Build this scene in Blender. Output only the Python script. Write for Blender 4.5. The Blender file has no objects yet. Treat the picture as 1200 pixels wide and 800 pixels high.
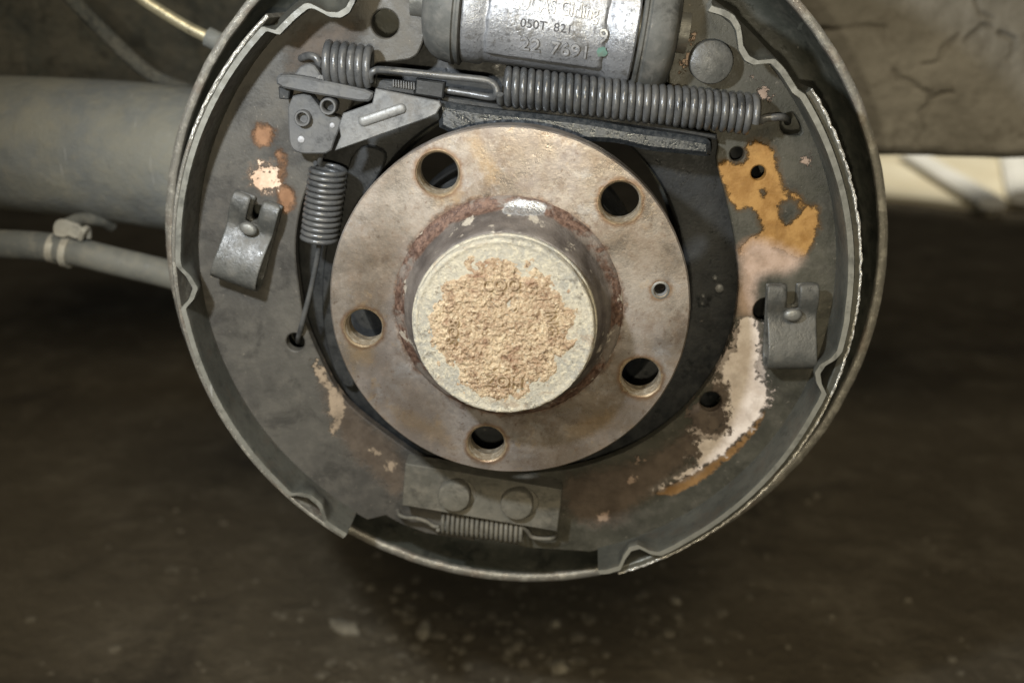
import bpy, bmesh, math, random
import numpy as np
from mathutils import Vector, Matrix, noise as mnoise

random.seed(7)
SC = bpy.context.scene
COL = SC.collection

# ---------------------------------------------------------------- frame of the brake
# wheel frame in millimetres: x right, y up, z outboard along the axle (towards the viewer); flange face at z = 0
HUB_H = 0.33
def W(x, y, z):
    return Vector((x * .001, -z * .001, HUB_H + y * .001))

# ---------------------------------------------------------------- camera
U = 70.0
PIT, YAW, DIST, CU, CV, FPX = .330, -.069, 5.671, -.022, .180, 1200.0
_cp, _sp, _cy, _sy = math.cos(PIT), math.sin(PIT), math.cos(YAW), math.sin(YAW)
ROT = np.array([[1, 0, 0], [0, _cp, -_sp], [0, _sp, _cp]]) @ np.array([[_cy, 0, _sy], [0, 1, 0], [-_sy, 0, _cy]])
EYE = ROT.T @ (np.array([-CU, -CV, DIST]) * U)
def at(px, py, z):
    """point of the wheel frame (mm) on the plane z that the photograph shows at px, py"""
    d = ROT.T @ np.array([(px - 600) / FPX, (400 - py) / FPX, -1.0])
    k = (z - EYE[2]) / d[2]
    p = EYE + k * d
    return float(p[0]), float(p[1])
def ats(pts, z): return [at(x, y, z) for x, y in pts]
cam = bpy.data.cameras.new('camera')
cam.sensor_width = 36.0; cam.lens = 36.0; cam.clip_start = .01; cam.clip_end = 200
camo = bpy.data.objects.new('camera', cam); COL.objects.link(camo)
def wd(v): return Vector((v[0], -v[2], v[1]))
mw = Matrix.Identity(4)
for c, ax in enumerate((ROT[0], ROT[1], ROT[2])):
    v = wd(ax)
    for r in range(3): mw[r][c] = v[r]
e = W(*EYE)
for r in range(3): mw[r][3] = e[r]
camo.matrix_world = mw
cam.dof.use_dof = True; cam.dof.focus_distance = .395; cam.dof.aperture_fstop = 7.0
SC.camera = camo

# ---------------------------------------------------------------- world and lamps
wl = bpy.data.worlds.new('World'); SC.world = wl; wl.use_nodes = True
wl.node_tree.nodes['Background'].inputs[0].default_value = (.62, .72, .80, 1)
wl.node_tree.nodes['Background'].inputs[1].default_value = .035
def lamp(name, kind, loc, power, color, size=.02, target=None, **kw):
    l = bpy.data.lights.new(name, kind); l.energy = power; l.color = color
    if kind == 'AREA': l.shape = 'DISK'; l.size = size
    else: l.shadow_soft_size = size
    for k, v in kw.items(): setattr(l, k, v)
    o = bpy.data.objects.new(name, l); COL.objects.link(o); o.location = loc
    if target is not None:
        o.rotation_euler = (Vector(target) - Vector(loc)).to_track_quat('-Z', 'Y').to_euler()
    return o
lamp('torch_lamp', 'SPOT', W(-115, 185, 235), 5.6, (.88, .94, 1.0), .010, target=W(0, -10, -30), spot_size=math.radians(100), spot_blend=.8)
lamp('phone_flash', 'SPOT', W(20, 95, 400), 3.5, (1.0, .89, .66), .004, target=W(20, -20, -30), spot_size=math.radians(95), spot_blend=.9)
lamp('floor_fill', 'AREA', (.1, -1.7, 1.9), 23, (1.0, .86, .62), .9, target=(.2, .4, 0))  # added fill with no visible source, brightens the floor
lamp('sheet_fill', 'SPOT', (1.05, 2.35, 1.5), 88, (1.0, .94, .80), .08, target=(1.05, 2.4, 0), spot_size=math.radians(50), spot_blend=.6)  # unseen spot added to light up the pale sheet

SC.view_settings.view_transform = 'Standard'; SC.view_settings.look = 'None'
SC.view_settings.exposure = 0; SC.view_settings.gamma = 1
SC.render.engine = 'CYCLES'
SC.cycles.use_denoising = True
SC.cycles.max_bounces = 6

# ---------------------------------------------------------------- materials
class NT:
    def __init__(s, name):
        s.m = bpy.data.materials.new(name); s.m.use_nodes = True
        s.t = s.m.node_tree; s.b = s.t.nodes['Principled BSDF']
        s.co = s.t.nodes.new('ShaderNodeTexCoord').outputs['Object']
    def n(s, typ, **kw):
        nd = s.t.nodes.new(typ)
        for k, v in kw.items(): setattr(nd, k, v)
        return nd
    def put(s, sock, v):
        if isinstance(v, bpy.types.NodeSocket): s.t.links.new(v, sock)
        elif isinstance(v, (tuple, list)): sock.default_value = (*v, 1) if len(v) == 3 and sock.type == 'RGBA' else v
        else: sock.default_value = v
    def noise(s, scale, detail=4, rough=.55, dist=0.0, stretch=None, off=(0, 0, 0)):
        nd = s.n('ShaderNodeTexNoise'); co = s.co
        mp = s.n('ShaderNodeMapping'); s.put(mp.inputs['Vector'], co); mp.inputs['Location'].default_value = off
        if stretch: mp.inputs['Scale'].default_value = stretch
        s.put(nd.inputs['Vector'], mp.outputs[0])
        nd.inputs['Scale'].default_value = scale; nd.inputs['Detail'].default_value = detail
        nd.inputs['Roughness'].default_value = rough; nd.inputs['Distortion'].default_value = dist
        return nd.outputs[0]
    def vor(s, scale, feature='F1', out='Distance'):
        nd = s.n('ShaderNodeTexVoronoi', feature=feature); s.put(nd.inputs['Vector'], s.co); nd.inputs['Scale'].default_value = scale
        return nd.outputs[out]
    def math(s, op, a, b=0.0):
        nd = s.n('ShaderNodeMath', operation=op); s.put(nd.inputs[0], a); s.put(nd.inputs[1], b); return nd.outputs[0]
    def ramp(s, v, lo, hi, a=0.0, b=1.0):
        nd = s.n('ShaderNodeMapRange', interpolation_type='SMOOTHSTEP')
        s.put(nd.inputs[0], v)
        for i, q in enumerate((lo, hi, a, b)): nd.inputs[1 + i].default_value = q
        return nd.outputs[0]
    def mix(s, f, a, b):
        nd = s.n('ShaderNodeMix', data_type='RGBA'); s.put(nd.inputs[0], f); s.put(nd.inputs[6], a); s.put(nd.inputs[7], b); return nd.outputs[2]
    def attr(s, name):
        return s.n('ShaderNodeAttribute', attribute_name=name).outputs['Fac']
    def bump(s, h, dist, strength=1.0, prev=None):
        nd = s.n('ShaderNodeBump'); nd.inputs['Strength'].default_value = strength; nd.inputs['Distance'].default_value = dist
        s.put(nd.inputs['Height'], h)
        if prev is not None: s.put(nd.inputs['Normal'], prev)
        return nd.outputs[0]
    def fin(s, color, rough, metal=0.0, normal=None, spec=None):
        s.put(s.b.inputs['Base Color'], color); s.put(s.b.inputs['Roughness'], rough); s.put(s.b.inputs['Metallic'], metal)
        if normal is not None: s.put(s.b.inputs['Normal'], normal)
        if spec is not None: s.b.inputs['Specular IOR Level'].default_value = spec
        return s.m

def painted(name, c0, c1, dust=(.16, .145, .12), dust_amt=.5, r0=.42, r1=.7, spec=.4, bump=.00012, grime_shade=.62):
    """old satin paint: tone drift, dust film, tiny chips"""
    t = NT(name)
    a = t.noise(28, 4); b = t.noise(170, 5, .65); c = t.noise(900, 3, .6)
    col = t.mix(t.ramp(a, .35, .65), c0, c1)
    dm = t.math('MULTIPLY', t.ramp(b, .42, .72), dust_amt)
    col = t.mix(dm, col, dust)
    gr = t.ramp(t.noise(75, 6, .7, .4, off=(2, 9, 4)), .50, .66, 0, grime_shade)
    col = t.mix(gr, col, [q * .32 for q in c0])                       # caked brake dust
    ch = t.ramp(t.noise(420, 4, .7, off=(3, 1, 7)), .68, .72)
    col = t.mix(t.math('MULTIPLY', ch, .55), col, (.30, .27, .23))
    sc = t.ramp(t.noise(300, 3, .6, stretch=(1, .12, .08), off=(1, 5, 2)), .68, .73)
    col = t.mix(t.math('MULTIPLY', sc, .3), col, [min(.5, q * 3) for q in c1])
    wet = t.ramp(t.noise(210, 5, .6, off=(7, 7, 1)), .60, .66)
    rg = t.math('SUBTRACT', t.ramp(b, .3, .7, r0, r1), t.math('MULTIPLY', wet, .26 * r0 / .42))
    return t.fin(col, rg, 0, t.bump(c, bump, .7, t.bump(b, bump * 2.2, .9)), spec)

def steel(name, c0, c1, rust=None, rust_amt=.3, metal=.75, r0=.35, r1=.6, bump=.00015, scale=1.0):
    t = NT(name)
    a = t.noise(40 * scale, 4); b = t.noise(260 * scale, 6, .7); c = t.noise(1100 * scale, 3)
    col = t.mix(t.ramp(a, .35, .65), c0, c1)
    col = t.mix(t.ramp(b, .45, .75, 0, .5), col, [q * .45 for q in c0])
    col = t.mix(t.ramp(t.noise(120 * scale, 7, .75, off=(8, 1, 4)), .52, .66, 0, .5), col, [q * .4 for q in c0])
    met = metal
    if rust:
        rm = t.math('MULTIPLY', t.ramp(t.noise(90 * scale, 6, .7, off=(5, 2, 1)), .5, .66), rust_amt)
        col = t.mix(rm, col, rust); met = t.math('MULTIPLY', t.math('SUBTRACT', 1.0, rm), metal)
    return t.fin(col, t.ramp(b, .3, .7, r0, r1), met, t.bump(c, bump * .6, .7, t.bump(b, bump, .8)))

MAT = {}
MAT['plate'] = painted('plate_paint', (.030, .033, .028), (.050, .052, .043), dust=(.09, .085, .068), dust_amt=.4)
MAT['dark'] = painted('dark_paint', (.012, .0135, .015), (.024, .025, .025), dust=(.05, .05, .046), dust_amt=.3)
MAT['block'] = painted('block_paint', (.090, .085, .070), (.13, .122, .10), dust=(.20, .18, .145), dust_amt=.5, r0=.6, r1=.85)
MAT['table'] = steel('table_steel', (.072, .073, .062), (.115, .114, .096), rust=(.075, .05, .032), rust_amt=.3, metal=.3, r0=.4, r1=.65)
MAT['edge'] = painted('worn_table_edge', (.15, .148, .128), (.20, .196, .168), dust=(.24, .23, .20), dust_amt=.3, r0=.4, r1=.6, spec=.5)
MAT['clip'] = painted('clip_paint', (.044, .045, .042), (.072, .072, .066), dust=(.13, .12, .10), dust_amt=.4, r0=.32, r1=.6, spec=.5, bump=.0002)
MAT['spring'] = painted('spring_paint', (.050, .053, .056), (.085, .086, .086), dust=(.15, .14, .12), dust_amt=.3, r0=.22, r1=.42, spec=.65, bump=.00012)
MAT['rubber'] = painted('boot_rubber', (.055, .058, .056), (.10, .10, .092), dust=(.17, .16, .145), dust_amt=.5, r0=.5, r1=.72, spec=.35)
MAT['zinc'] = steel('zinc_plate', (.13, .134, .138), (.205, .205, .20), rust=(.11, .10, .085), rust_amt=.6, metal=.3, r0=.45, r1=.7)
MAT['zinc_dark'] = steel('worn_zinc', (.19, .19, .185), (.27, .27, .26), metal=.4, r0=.4, r1=.6)
MAT['pin'] = steel('pin_steel', (.16, .16, .15), (.24, .24, .22), rust=(.18, .12, .08), rust_amt=.3, metal=.5, r0=.4, r1=.6)
MAT['pawl'] = painted('pawl_paint', (.070, .072, .074), (.105, .105, .105), dust=(.16, .155, .14), dust_amt=.35)
MAT['white_dot'] = painted('white_paint_dot', (.30, .31, .33), (.42, .42, .44), dust_amt=.4)
MAT['hose'] = painted('hose_rubber', (.10, .105, .098), (.165, .165, .145), dust=(.26, .24, .19), dust_amt=.4, r0=.6, r1=.8, grime_shade=.15)
MAT['arm'] = painted('arm_paint', (.15, .16, .158), (.20, .20, .172), dust=(.25, .23, .17), dust_amt=.3, r0=.6, r1=.85, bump=.0004, grime_shade=.12)
MAT['pale_metal'] = steel('pale_bracket', (.34, .33, .29), (.46, .44, .37), rust=(.2, .15, .1), rust_amt=.3, metal=.2, r0=.5, r1=.7)
MAT['pipe'] = steel('brass_pipe', (.42, .38, .26), (.55, .50, .34), metal=.6, r0=.35, r1=.5)
MAT['under'] = painted('underbody_paint', (.085, .092, .085), (.135, .132, .112), dust=(.18, .17, .135), dust_amt=.6, r0=.8, r1=.95, bump=.002)

def m_cast():
    t = NT('cast_aluminium')
    a = t.noise(45, 4); b = t.noise(520, 5, .7); c = t.noise(1400, 3, .7)
    col = t.mix(t.ramp(a, .3, .7), (.29, .30, .32), (.48, .49, .515))
    col = t.mix(t.ramp(b, .5, .68, 0, .75), col, (.10, .10, .10))
    col = t.mix(t.ramp(t.noise(110, 5, .7, off=(1, 4, 2)), .56, .7, 0, .7), col, (.16, .15, .13))
    return t.fin(col, t.ramp(b, .3, .7, .28, .55), .62, t.bump(c, .0002, .7, t.bump(b, .0004, .9)))
MAT['cast'] = m_cast()
def m_letters():
    t = NT('cast_letters')
    b = t.noise(500, 4)
    return t.fin(t.mix(t.ramp(b, .35, .65), (.36, .37, .39), (.60, .61, .63)), .36, .6, t.bump(b, .0002, .6))
MAT['letters'] = m_letters()
MAT['grime_shade'] = painted('grime_shade', (.05, .05, .05), (.08, .08, .078), dust_amt=.3)  # tone of the shade outline painted under the cast letters
MAT['stamp'] = painted('stamp_dark', (.05, .05, .055), (.09, .09, .095), dust_amt=.2)
MAT['green'] = painted('green_paint', (.10, .20, .17), (.14, .25, .21), dust_amt=.6)
def m_oily():
    t = NT('oily_strut')
    b = t.noise(420, 5, .7); c = t.noise(1300, 3)
    col = t.mix(t.ramp(b, .4, .7), (.030, .035, .040), (.062, .067, .072))
    return t.fin(col, t.ramp(b, .35, .6, .14, .42), .35, t.bump(c, .00012, .9, t.bump(b, .0002, .8)), .8)
MAT['oily'] = m_oily()
def m_lining():
    t = NT('worn_lining_edge')
    b = t.noise(420, 6, .75); c = t.noise(1500, 3)
    k = t.ramp(b, .40, .52)
    col = t.mix(k, (.20, .19, .165), (.85, .83, .77))
    return t.fin(col, t.ramp(b, .4, .6, .45, .22), t.math('MULTIPLY', k, .6), t.bump(c, .0003, 1, t.bump(b, .001, 1.0)))
MAT['lining'] = m_lining()
def m_rim():
    t = NT('rim_edge_metal')
    b = t.noise(150, 6, .7); c = t.noise(900, 4, .7)
    k = t.ramp(b, .5, .62)
    col = t.mix(k, (.20, .19, .165), (.34, .325, .28))
    col = t.mix(t.ramp(t.noise(60, 4, off=(9, 1, 1)), .52, .66, 0, .4), col, (.17, .12, .085))
    col = t.mix(t.ramp(c, .60, .66, 0, .9), col, (.6, .57, .5))
    return t.fin(col, t.ramp(c, .4, .7, .5, .25), .4, t.bump(c, .0003, .9))
MAT['rim'] = m_rim()

def m_flange():
    t = NT('rusty_flange')
    a = t.noise(30, 6, .65, .2); b = t.noise(120, 8, .78); c = t.noise(700, 4, .7); d = t.noise(55, 7, .72, .2, off=(4, 4, 4))
    col = t.mix(t.ramp(a, .32, .68), (.235, .195, .155), (.35, .315, .28))
    col = t.mix(t.ramp(b, .42, .68, 0, .7), col, (.175, .125, .088))
    col = t.mix(t.ramp(t.noise(18, 4, .6, .8, off=(2, 2, 9)), .44, .62, 0, .55), col, (.30, .275, .27))
    col = t.mix(t.ramp(d, .56, .68, 0, .75), col, (.38, .365, .36))
    col = t.mix(t.ramp(t.noise(75, 5, .7, .5, off=(7, 0, 3)), .60, .70, 0, .45), col, (.40, .28, .15))
    col = t.mix(t.ramp(c, .58, .74, 0, .5), col, (.54, .46, .38))
    col = t.mix(t.ramp(t.noise(420, 4, .7, off=(2, 8, 1)), .58, .68, 0, .55), col, (.12, .078, .052))
    ringd = t.math('ADD', t.attr('boss_d'), t.math('MULTIPLY', t.math('SUBTRACT', t.noise(110, 5, .7), .5), 9.0))
    col = t.mix(t.ramp(ringd, 1.8, .0, 0, .8), col, t.mix(t.ramp(c, .4, .62), (.085, .05, .034), (.21, .13, .09)))
    col = t.mix(t.ramp(t.noise(40, 9, .78, .25, off=(1, 6, 6)), .50, .60, 0, .34), col, (.46, .41, .36))
    col = t.mix(t.ramp(t.noise(60, 9, .8, .2, off=(8, 6, 2)), .53, .64, 0, .5), col, (.15, .105, .075))
    sj = t.math('MULTIPLY', t.math('SUBTRACT', b, .5), 9.0)
    col = t.mix(t.ramp(t.math('ADD', t.attr('ochre'), sj), -2.5, 2.5, 0, .42), col, (.38, .26, .13))
    col = t.mix(t.ramp(t.math('ADD', t.attr('stain'), sj), -4, 4, 0, .38), col, (.19, .145, .105))
    # rusty rings worn round the bolt holes
    h = t.math('ADD', t.attr('hole_d'), t.math('MULTIPLY', t.math('SUBTRACT', t.noise(260, 4), .5), 3.2))
    col = t.mix(t.ramp(h, 2.6, .6, 0, .85), col, (.19, .115, .065))
    col = t.mix(t.ramp(h, .9, .1, 0, .6), col, (.46, .37, .24))
    nrm = t.bump(c, .00009, .9, t.bump(b, .00018, .6))
    return t.fin(col, t.ramp(t.math('ADD', t.math('MULTIPLY', a, .5), t.math('MULTIPLY', b, .5)), .38, .62, .24, .55), .62, nrm)
MAT['flange'] = m_flange()
def m_bore():
    t = NT('bore_rust')
    b = t.noise(380, 5, .7)
    col = t.mix(t.ramp(b, .4, .65), (.25, .20, .14), (.42, .37, .29))
    return t.fin(col, .5, .45, t.bump(b, .0004, .8))
MAT['bore'] = m_bore()
def m_boss():
    t = NT('boss_rust')
    b = t.noise(520, 5, .75); a = t.noise(70, 5)
    k = t.attr('ring')   # 0 at the rusty foot, 1 on the machined shoulder
    rust = t.mix(t.ramp(b, .38, .66), (.075, .042, .030), (.20, .122, .088))
    rust = t.mix(t.ramp(t.noise(60, 5, .7, .5, off=(6, 6, 0)), .48, .60, 0, .8), rust, (.22, .195, .17))
    grey = t.mix(t.ramp(a, .35, .65), (.085, .072, .064), (.19, .165, .145))
    col = t.mix(t.ramp(t.math('ADD', k, t.math('MULTIPLY', t.math('SUBTRACT', a, .5), .9)), .4, .62), rust, grey)
    fl = t.ramp(t.math('MULTIPLY', t.noise(130, 4, .6, off=(1, 1, 5)), t.ramp(b, .2, .5, .85, 1.0)), .60, .65)
    col = t.mix(t.math('MULTIPLY', fl, .8), col, (.50, .45, .37))
    sh = t.ramp(t.math('ADD', t.attr('bare_or_highlight'), t.math('MULTIPLY', t.math('SUBTRACT', t.noise(200, 5), .5), 5.0)), -.5, .8)  # painted highlight: bright smooth patch on the upper boss
    col = t.mix(sh, col, (.62, .63, .64))
    rgh = t.math('SUBTRACT', t.ramp(b, .3, .7, .35, .7), t.math('MULTIPLY', sh, .2))
    return t.fin(col, rgh, t.math('ADD', .3, t.math('MULTIPLY', sh, .6)), t.bump(b, .0005, .9))
MAT['boss'] = m_boss()
def m_cap():
    t = NT('dust_cap_metal')
    a = t.noise(60, 5, .65, .5); b = t.noise(480, 6, .8); g = t.noise(1300, 3, .7)
    col = t.mix(t.ramp(a, .36, .62), (.38, .365, .32), (.53, .485, .385))
    col = t.mix(t.ramp(b, .46, .62, 0, .8), col, (.70, .635, .485))
    col = t.mix(t.ramp(t.noise(260, 6, .75, off=(3, 3, 3)), .56, .66, 0, .75), col, (.20, .175, .135))
    col = t.mix(t.ramp(t.noise(90, 5, .7, .6, off=(9, 3, 5)), .56, .66, 0, .5), col, (.34, .24, .16))
    return t.fin(col, t.ramp(b, .3, .7, .55, .9), .12, t.bump(g, .0004, .9, t.bump(b, .0011, 1.0)))
MAT['cap'] = m_cap()
def m_crust():
    t = NT('sandy_crust')
    a = t.noise(110, 6, .7); b = t.noise(620, 6, .8); c = t.noise(1800, 3, .7); r = t.noise(85, 6, .7, .7, off=(5, 5, 5))
    col = t.mix(t.ramp(a, .36, .64), (.44, .30, .195), (.68, .53, .355))
    col = t.mix(t.ramp(b, .46, .66, 0, .75), col, (.86, .74, .53))
    col = t.mix(t.ramp(r, .53, .66, 0, .7), col, (.32, .175, .115))
    col = t.mix(t.ramp(t.noise(380, 6, .75, off=(8, 2, 2)), .54, .64, 0, .85), col, (.17, .105, .065))
    return t.fin(col, .95, 0, t.bump(c, .0006, 1, t.bump(b, .0012, 1)), .12)
MAT['crust'] = m_crust()

def m_web(name, cols, g0=(.098, .098, .092), g1=(.135, .133, .122)):
    """shoe paint with flaked patches; the patch outlines come as signed distances (mm) on the mesh"""
    t = NT(name)
    a = t.noise(22, 4); b = t.noise(150, 5, .65); c = t.noise(800, 4, .65); hf = t.noise(300, 8, .78)
    col = t.mix(t.ramp(a, .35, .65), g0, g1)
    col = t.mix(t.ramp(b, .40, .80, 0, .26), col, (.17, .15, .12))
    col = t.mix(t.ramp(hf, .62, .72, 0, .5), col, (.065, .055, .045))
    col = t.mix(t.ramp(t.noise(60, 6, .7, .5, off=(4, 4, 8)), .48, .68, 0, .6), col, [q * .42 for q in g0])
    col = t.mix(t.ramp(t.noise(480, 4, .65, off=(1, 7, 3)), .66, .71, 0, .5), col, (.24, .21, .17))
    jit = t.math('ADD', t.math('MULTIPLY', t.math('SUBTRACT', hf, .5), 9.0), t.math('MULTIPLY', t.math('SUBTRACT', b, .5), 5.0))
    allm = None
    for nm, c_a, c_b, amp, soft in cols:
        d = t.math('ADD', t.attr(nm), t.math('MULTIPLY', jit, amp))
        if nm in ('orange', 'bare_or_highlight', 'rust'): col = t.mix(t.ramp(d, -2.4, -.1, 0, .55), col, [q * .28 for q in c_a])       # stained halo round the flake
        mk = t.ramp(d, -.12 - soft, .22 + soft)
        if amp > 1: mk = t.math('MULTIPLY', mk, t.ramp(t.noise(520, 5, .7, off=(6, 3, 9)), .60, .66, 1.0, 0.0))
        pc = t.mix(t.ramp(b, .35, .65), c_a, c_b)
        pc = t.mix(t.ramp(c, .55, .75, 0, .45), pc, [q * .55 for q in c_a])
        pc = t.mix(t.ramp(t.noise(95, 6, .7, .5, off=(3, 8, 1)), .48, .68, 0, .4), pc, [q * .6 for q in c_a])
        col = t.mix(mk, col, pc)
        allm = mk if allm is None else t.math('MAXIMUM', allm, mk)
    hgt = t.math('ADD', t.math('MULTIPLY', b, .5), t.math('MULTIPLY', allm, -1.6))
    rg = t.math('ADD', t.ramp(b, .3, .7, .42, .66), t.math('MULTIPLY', allm, .12))
    return t.fin(col, rg, 0, t.bump(c, .00022, .8, t.bump(hgt, .0004, .9)), .4)
MAT['web_r'] = m_web('right_web_paint', [('tan', (.070, .052, .038), (.098, .074, .055), .9, 4.0), ('orange', (.25, .125, .03), (.36, .20, .062), .6, .45), ('pink', (.36, .255, .19), (.45, .33, .26), .35, 3.5),
                                          ('brown', (.17, .09, .03), (.24, .135, .05), .5, .5), ('speck', (.34, .28, .24), (.47, .40, .35), 2.2, 0), ('bare_or_highlight', (.54, .46, .40), (.70, .62, .56), .7, .2),
                                          ('smut', (.055, .040, .031), (.105, .08, .06), 1.9, 0), ('fleck', (.24, .17, .125), (.34, .25, .19), 1.2, .2)], (.040, .039, .030), (.064, .061, .047))
MAT['web_l'] = m_web('left_web_paint', [('tan', (.072, .055, .041), (.098, .076, .057), .9, 4.0), ('rust', (.19, .095, .045), (.26, .14, .075), .6, 1.2), ('bare_or_highlight', (.52, .36, .25), (.70, .53, .40), 1.3, .1),
                                         ('fleck', (.20, .155, .11), (.31, .24, .17), 1.3, .3)], (.054, .051, .046), (.082, .077, .067))

# ---------------------------------------------------------------- builders
WORLD = {}
def thing(name, label, cat, loc, group=None):
    o = bpy.data.objects.new(name, None); o.empty_display_size = .01; COL.objects.link(o)
    p = loc if isinstance(loc, Vector) else W(*loc)
    o.location = p; WORLD[o.name] = Vector(p)
    o['label'] = label; o['category'] = cat
    if group: o['group'] = group
    return o
def tag(o, label=None, cat=None, kind=None, group=None):
    if label: o['label'] = label
    if cat: o['category'] = cat
    if kind: o['kind'] = kind
    if group: o['group'] = group
    return o
def mk(name, bm, mat, parent=None, smooth=38, mm=True, attrs=None, mats=None):
    """bmesh (wheel mm, or world metres with mm=False) -> one mesh object with its origin in its own middle"""
    if mm:
        for v in bm.verts: v.co = W(*v.co)
    bm.normal_update()
    lo = Vector([min(v.co[i] for v in bm.verts) for i in range(3)]); hi = Vector([max(v.co[i] for v in bm.verts) for i in range(3)])
    c = (lo + hi) / 2
    for v in bm.verts: v.co -= c
    me = bpy.data.meshes.new(name); bm.to_mesh(me); bm.free()
    me.materials.append(MAT[mat] if isinstance(mat, str) else mat)
    for q in (mats or []): me.materials.append(MAT[q])
    if smooth:
        me.shade_smooth(); me.set_sharp_from_angle(angle=math.radians(smooth))
    for k, fn in (attrs or {}).items():
        n = len(me.vertices); co = np.empty(n * 3, 'f'); me.vertices.foreach_get('co', co); co = co.reshape(-1, 3)
        xy = np.stack([(co[:, 0] + c[0]) * 1000, (co[:, 2] + c[2] - HUB_H) * 1000, -(co[:, 1] + c[1]) * 1000], 1)
        at_ = me.attributes.new(k, 'FLOAT', 'POINT'); at_.data.foreach_set('value', np.asarray(fn(xy), 'f'))
    o = bpy.data.objects.new(name, me); COL.objects.link(o)
    if parent is not None:
        o.parent = parent; o.location = c - WORLD[parent.name]
    else: o.location = c
    WORLD[o.name] = c
    return o

def sdf(poly):
    P = np.array(poly, float); A = P; B = np.roll(P, -1, 0)
    def f(xyz):
        p = xyz[:, :2]; d2 = np.full(len(p), 1e9); ins = np.zeros(len(p), bool)
        for a, b in zip(A, B):
            e = b - a; w = p - a
            h = np.clip((w @ e) / max(e @ e, 1e-9), 0, 1)
            d2 = np.minimum(d2, ((w - h[:, None] * e) ** 2).sum(1))
            c = (a[1] > p[:, 1]) != (b[1] > p[:, 1])
            if a[1] != b[1]:
                ins ^= c & (p[:, 0] < (b[0] - a[0]) * (p[:, 1] - a[1]) / (b[1] - a[1]) + a[0])
        return np.where(ins, 1, -1) * np.sqrt(d2)
    return f
def union(*fs): return lambda p: np.max([f(p) for f in fs], 0)
def minus(f, *gs): return lambda p: np.min([f(p)] + [-g(p) for g in gs], 0)
def disc(c, r): return lambda p: r - np.hypot(p[:, 0] - c[0], p[:, 1] - c[1])

def circle(c, r, n=40, ph=0.0): return [(c[0] + r * math.cos(ph + 2 * math.pi * i / n), c[1] + r * math.sin(ph + 2 * math.pi * i / n)) for i in range(n)]
def area(p): return .5 * sum(p[i][0] * p[(i + 1) % len(p)][1] - p[(i + 1) % len(p)][0] * p[i][1] for i in range(len(p)))
def offset(p, d):
    """move a counter-clockwise loop inwards by d"""
    n = len(p); out = []
    for i in range(n):
        a, b, c = Vector(p[i - 1]), Vector(p[i]), Vector(p[(i + 1) % n])
        e1, e2 = (b - a), (c - b)
        if e1.length < 1e-6 or e2.length < 1e-6: out.append(tuple(b)); continue
        e1.normalize(); e2.normalize()
        nn = Vector((-e1.y, e1.x)) + Vector((-e2.y, e2.x))
        if nn.length < 1e-4: nn = Vector((-e1.y, e1.x))
        nn.normalize(); k = max(.5, nn.dot(Vector((-e1.y, e1.x))))
        out.append((b.x + nn.x * d / k, b.y + nn.y * d / k))
    return out
def smooth_loop(p, it=2):
    for _ in range(it):
        q = []
        for i in range(len(p)):
            a, b = p[i], p[(i + 1) % len(p)]
            q += [(a[0] * .75 + b[0] * .25, a[1] * .75 + b[1] * .25), (a[0] * .25 + b[0] * .75, a[1] * .25 + b[1] * .75)]
        p = q
    return p
def plate(outline, holes, zf, zb, bev=.5, cut=None, bm=None, warp=None, tilt=None):
    """flat sheet with bevelled front edges and real holes"""
    bm = bm or bmesh.new()
    loops = []
    for k, l in enumerate([outline] + list(holes)):
        if area(l) < 0: l = l[::-1]
        if not k and holes:                                           # long straight edges upset the hole filling
            q = []
            for i in range(len(l)):
                a, b = Vector(l[i]), Vector(l[(i + 1) % len(l)]); m = max(1, int((b - a).length / 3))
                q += [(a.lerp(b, t / m).x + (random.uniform(-.03, .03) if t else 0), a.lerp(b, t / m).y + (random.uniform(-.03, .03) if t else 0)) for t in range(m)]
            l = q
        if k: l = l[::-1]
        loops.append(l)
    ed = []
    for l in loops:
        inn = offset(l, bev) if bev else l
        n = len(l)
        ra = [bm.verts.new((x, y, zf)) for x, y in inn]
        rb = [bm.verts.new((x, y, zf - bev)) for x, y in l] if bev else ra
        rc = [bm.verts.new((x, y, zb)) for x, y in l]
        for i in range(n):
            j = (i + 1) % n
            if bev: bm.faces.new((ra[i], rb[i], rb[j], ra[j]))
            bm.faces.new((rb[i], rc[i], rc[j], rb[j]))
            ed.append(bm.edges.get((ra[i], ra[j])) or bm.edges.new((ra[i], ra[j])))
    r = bmesh.ops.triangle_fill(bm, use_beauty=True, use_dissolve=False, edges=ed, normal=(0, 0, 1))
    fs = [g for g in r['geom'] if isinstance(g, bmesh.types.BMFace)]
    for f in fs:
        f.normal_update()
        if f.normal.z < 0: f.normal_flip()
    if cut:
        xs = [v.co.x for f in fs for v in f.verts]; ys = [v.co.y for f in fs for v in f.verts]
        for ax, lo, hi in ((0, min(xs), max(xs)), (1, min(ys), max(ys))):
            k = math.ceil(lo / cut)
            while k * cut < hi:
                co = Vector((k * cut, 0, 0)) if ax == 0 else Vector((0, k * cut, 0)); no = Vector((1, 0, 0)) if ax == 0 else Vector((0, 1, 0))
                fl = [f for f in bm.faces if f.normal.z > .9 and abs(f.calc_center_median().z - zf) < 1e-3]
                near = [f for f in fl if min((v.co - co).dot(no) for v in f.verts) < -1e-5 and max((v.co - co).dot(no) for v in f.verts) > 1e-5]
                if near:
                    es = {e for f in near for e in f.edges}; vs = {v for f in near for v in f.verts}
                    bmesh.ops.bisect_plane(bm, geom=list(near) + list(es) + list(vs), dist=1e-5, plane_co=co, plane_no=no)
                bm.normal_update()
                k += 1
    bmesh.ops.recalc_face_normals(bm, faces=bm.faces)
    return bm

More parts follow.
